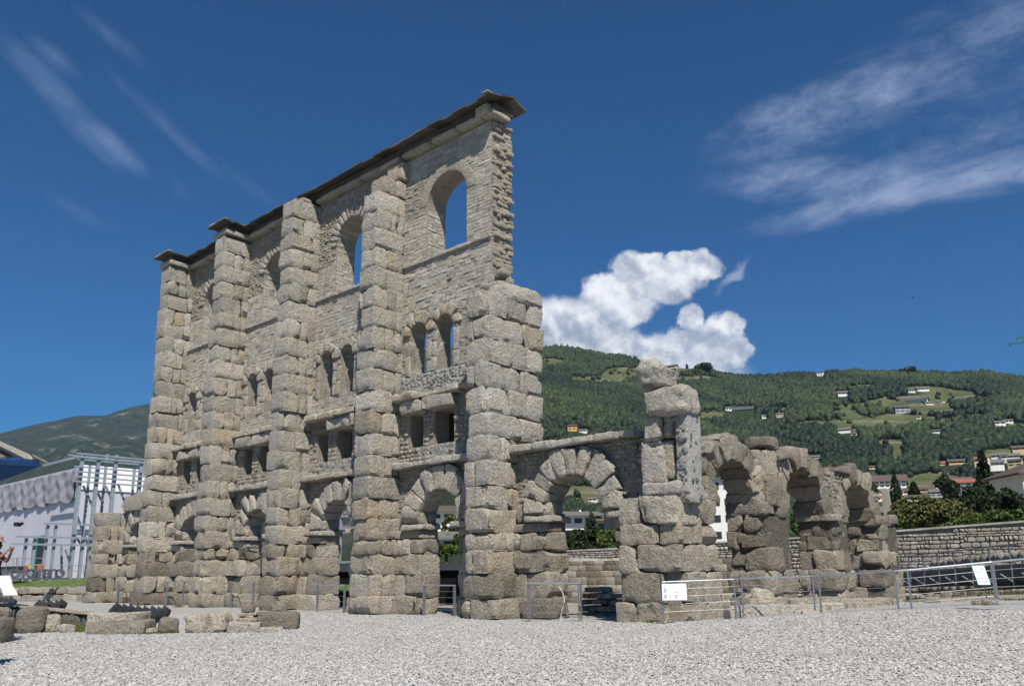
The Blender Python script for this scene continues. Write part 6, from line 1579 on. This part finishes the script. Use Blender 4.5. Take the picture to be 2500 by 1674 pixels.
pb_ = at(-30, 1500, 22.5); pb_[2] = .53
hd = math.atan2(rgt[1], rgt[0])-math.pi/2
per = person(pb_, hd, 'person in a dark purple dress and pink hat raising a camera at the left border', [(.24, .14, 1.24), (.10, .31, 1.46), (-.24, .14, 1.24), (-.08, .31, 1.46)], ('skin', 'purple'))
hw_ = pb_+rgt*.42; cz_ = 2.08
cmx = MB(); v = rotz(boxv(hw_+(-.07, -.05, cz_-.045), hw_+(.07, .05, cz_+.045)), hd, hw_); cmx.add(v, BOXF); cmx.add(*tubev(hw_+(0, 0, cz_), hw_+rgt*.12+(0, 0, cz_+.02), .035, 10)); tag(cmx.build('camera_body', 'black'), 'dark compact camera held up by the person in purple', 'camera')
# folded map: a large white sheet hanging from the crook of the arm
n1_, n2_ = 8, 12; V = []
for i_ in range(n1_+1):
    for j_ in range(n2_+1):
        a, b = i_/n1_, j_/n2_; p = pb_+rgt*(-.24+.10*a+.42+.25*b*(1-.35*(1-a)))+np.array([0, 0, .93-.44*b])+np.cross(Z3, rgt)*(-.1+.26*a+.03*math.sin(b*9)); V.append(p)
idx = np.arange((n1_+1)*(n2_+1)).reshape(n1_+1, n2_+1); F = np.stack([idx[:-1, :-1], idx[1:, :-1], idx[1:, 1:], idx[:-1, 1:]], -1).reshape(-1, 4).tolist()
mb = MB(); mb.add(np.array(V), F); o = mb.build('paper_map', 'paper', smooth=True); sd = o.modifiers.new('th', 'SOLIDIFY'); sd.thickness = .004; tag(o, 'large white paper sheet hanging beside the person in purple', 'paper')
pb2 = on_ground(-64, 1632); pb2[2] = 0
person(pb2, hd+.5, 'person in a tan shirt just outside the left border casting a shadow on the gravel', [(.26, .02, 1.15), (.24, .16, .95), (-.26, .02, 1.15), (-.24, .16, .95)], ('skin', 'shirt'))

# ------------------------------------------------------------------ crane tip and bird
c0_, c1_ = at(2466, 838, 260), at(2900, 820, 300); crn = thing('tower_crane', (c1_[0], c1_[1], 0), 'tip of a green lattice crane jib at the right border', 'crane')
mb = MB(); k1 = .16; off = Z3*1.6
mb.add(*tubev(c0_, c1_, k1, 6)); mb.add(*tubev(c0_+Z3*.0+np.array([.8, .8, 0]), c1_+np.array([.8, .8, 0]), k1, 6)); s0 = c0_+(c1_-c0_)*.04
mb.add(*tubev(s0+off, c1_+off, k1, 6)); 
for q in range(28):
    a = c0_+(c1_-c0_)*(q/28); b = c0_+(c1_-c0_)*((q+.5)/28+.03)+off; mb.add(*tubev(a, b, .09, 5)); mb.add(*tubev(b, c0_+(c1_-c0_)*((q+1)/28), .09, 5))
mb.add(*tubev(c0_, c0_-Z3*.9, .2, 6)); mb.build('jib', 'cranegreen', crn)
mb = MB(); 
for dx, dy in ((-1, -1), (1, -1), (1, 1), (-1, 1)): mb.add(*tubev((c1_[0]+dx, c1_[1]+dy, 0), (c1_[0]+dx, c1_[1]+dy, c1_[2]+1), .15, 6))
for q in range(24):
    z0 = c1_[2]*q/24; z1 = c1_[2]*(q+1)/24; mb.add(*tubev((c1_[0]-1, c1_[1]-1, z0), (c1_[0]+1, c1_[1]-1, z1), .08, 5)); mb.add(*tubev((c1_[0]+1, c1_[1]-1, z0), (c1_[0]+1, c1_[1]+1, z1), .08, 5))
mb.build('mast', 'cranegreen', crn)
bc = at(2228, 726, 90); s_ = .27; f2 = np.cross(Z3, rgt)
bird = thing('bird', bc, 'tiny dark bird flying over the hill skyline', 'bird')
v, F = stonev((-.13, -.035, -.035), (.15, .035, .035), cell=.03, rad=.035, amp=0, skew=0, gap=0); V = bc+np.outer(v[:, 0], rgt)+np.outer(v[:, 1], f2)+np.outer(v[:, 2]-.4*v[:, 0], Z3); mb = MB(); mb.add(V, F.tolist()); mb.build('body', 'black', bird, smooth=True)
for s_ in (-1, 1):
    w0 = bc+rgt*.03; mb = MB(); p = [w0+rgt*.05, w0-rgt*.06, w0-rgt*.02+f2*s_*.16+Z3*.07, w0-rgt*.12+f2*s_*.32+Z3*.03, w0+rgt*.04+f2*s_*.15+Z3*.08]; mb.add(np.array(p+[q+Z3*.008 for q in p]), [(0, 4, 3, 2, 1), (5, 6, 7, 8, 9)]+[(i, (i+1) % 5, 5+(i+1) % 5, 5+i) for i in range(5)]); mb.build('wing', 'black', bird)

# ------------------------------------------------------------------ air
hz = bpy.data.meshes.new('haze'); hv = boxv((-9500, -1500, -4), (4500, 9500, 2250)); hz.from_pydata(hv.tolist(), [], BOXF); ho = bpy.data.objects.new('haze', hz); COL.objects.link(ho); kind(ho, 'stuff')
hm = bpy.data.materials.new('thin blue air'); hm.use_nodes = True; hm.node_tree.nodes.clear(); n = NT(hm.node_tree); pv_ = n.node('ShaderNodeVolumePrincipled'); pv_.inputs['Density'].default_value = 2.4e-5; pv_.inputs['Color'].default_value = (.45, .68, 1., 1)
oo = n.node('ShaderNodeOutputMaterial'); n.l.new(pv_.outputs[0], oo.inputs['Volume']); hz.materials.append(hm)
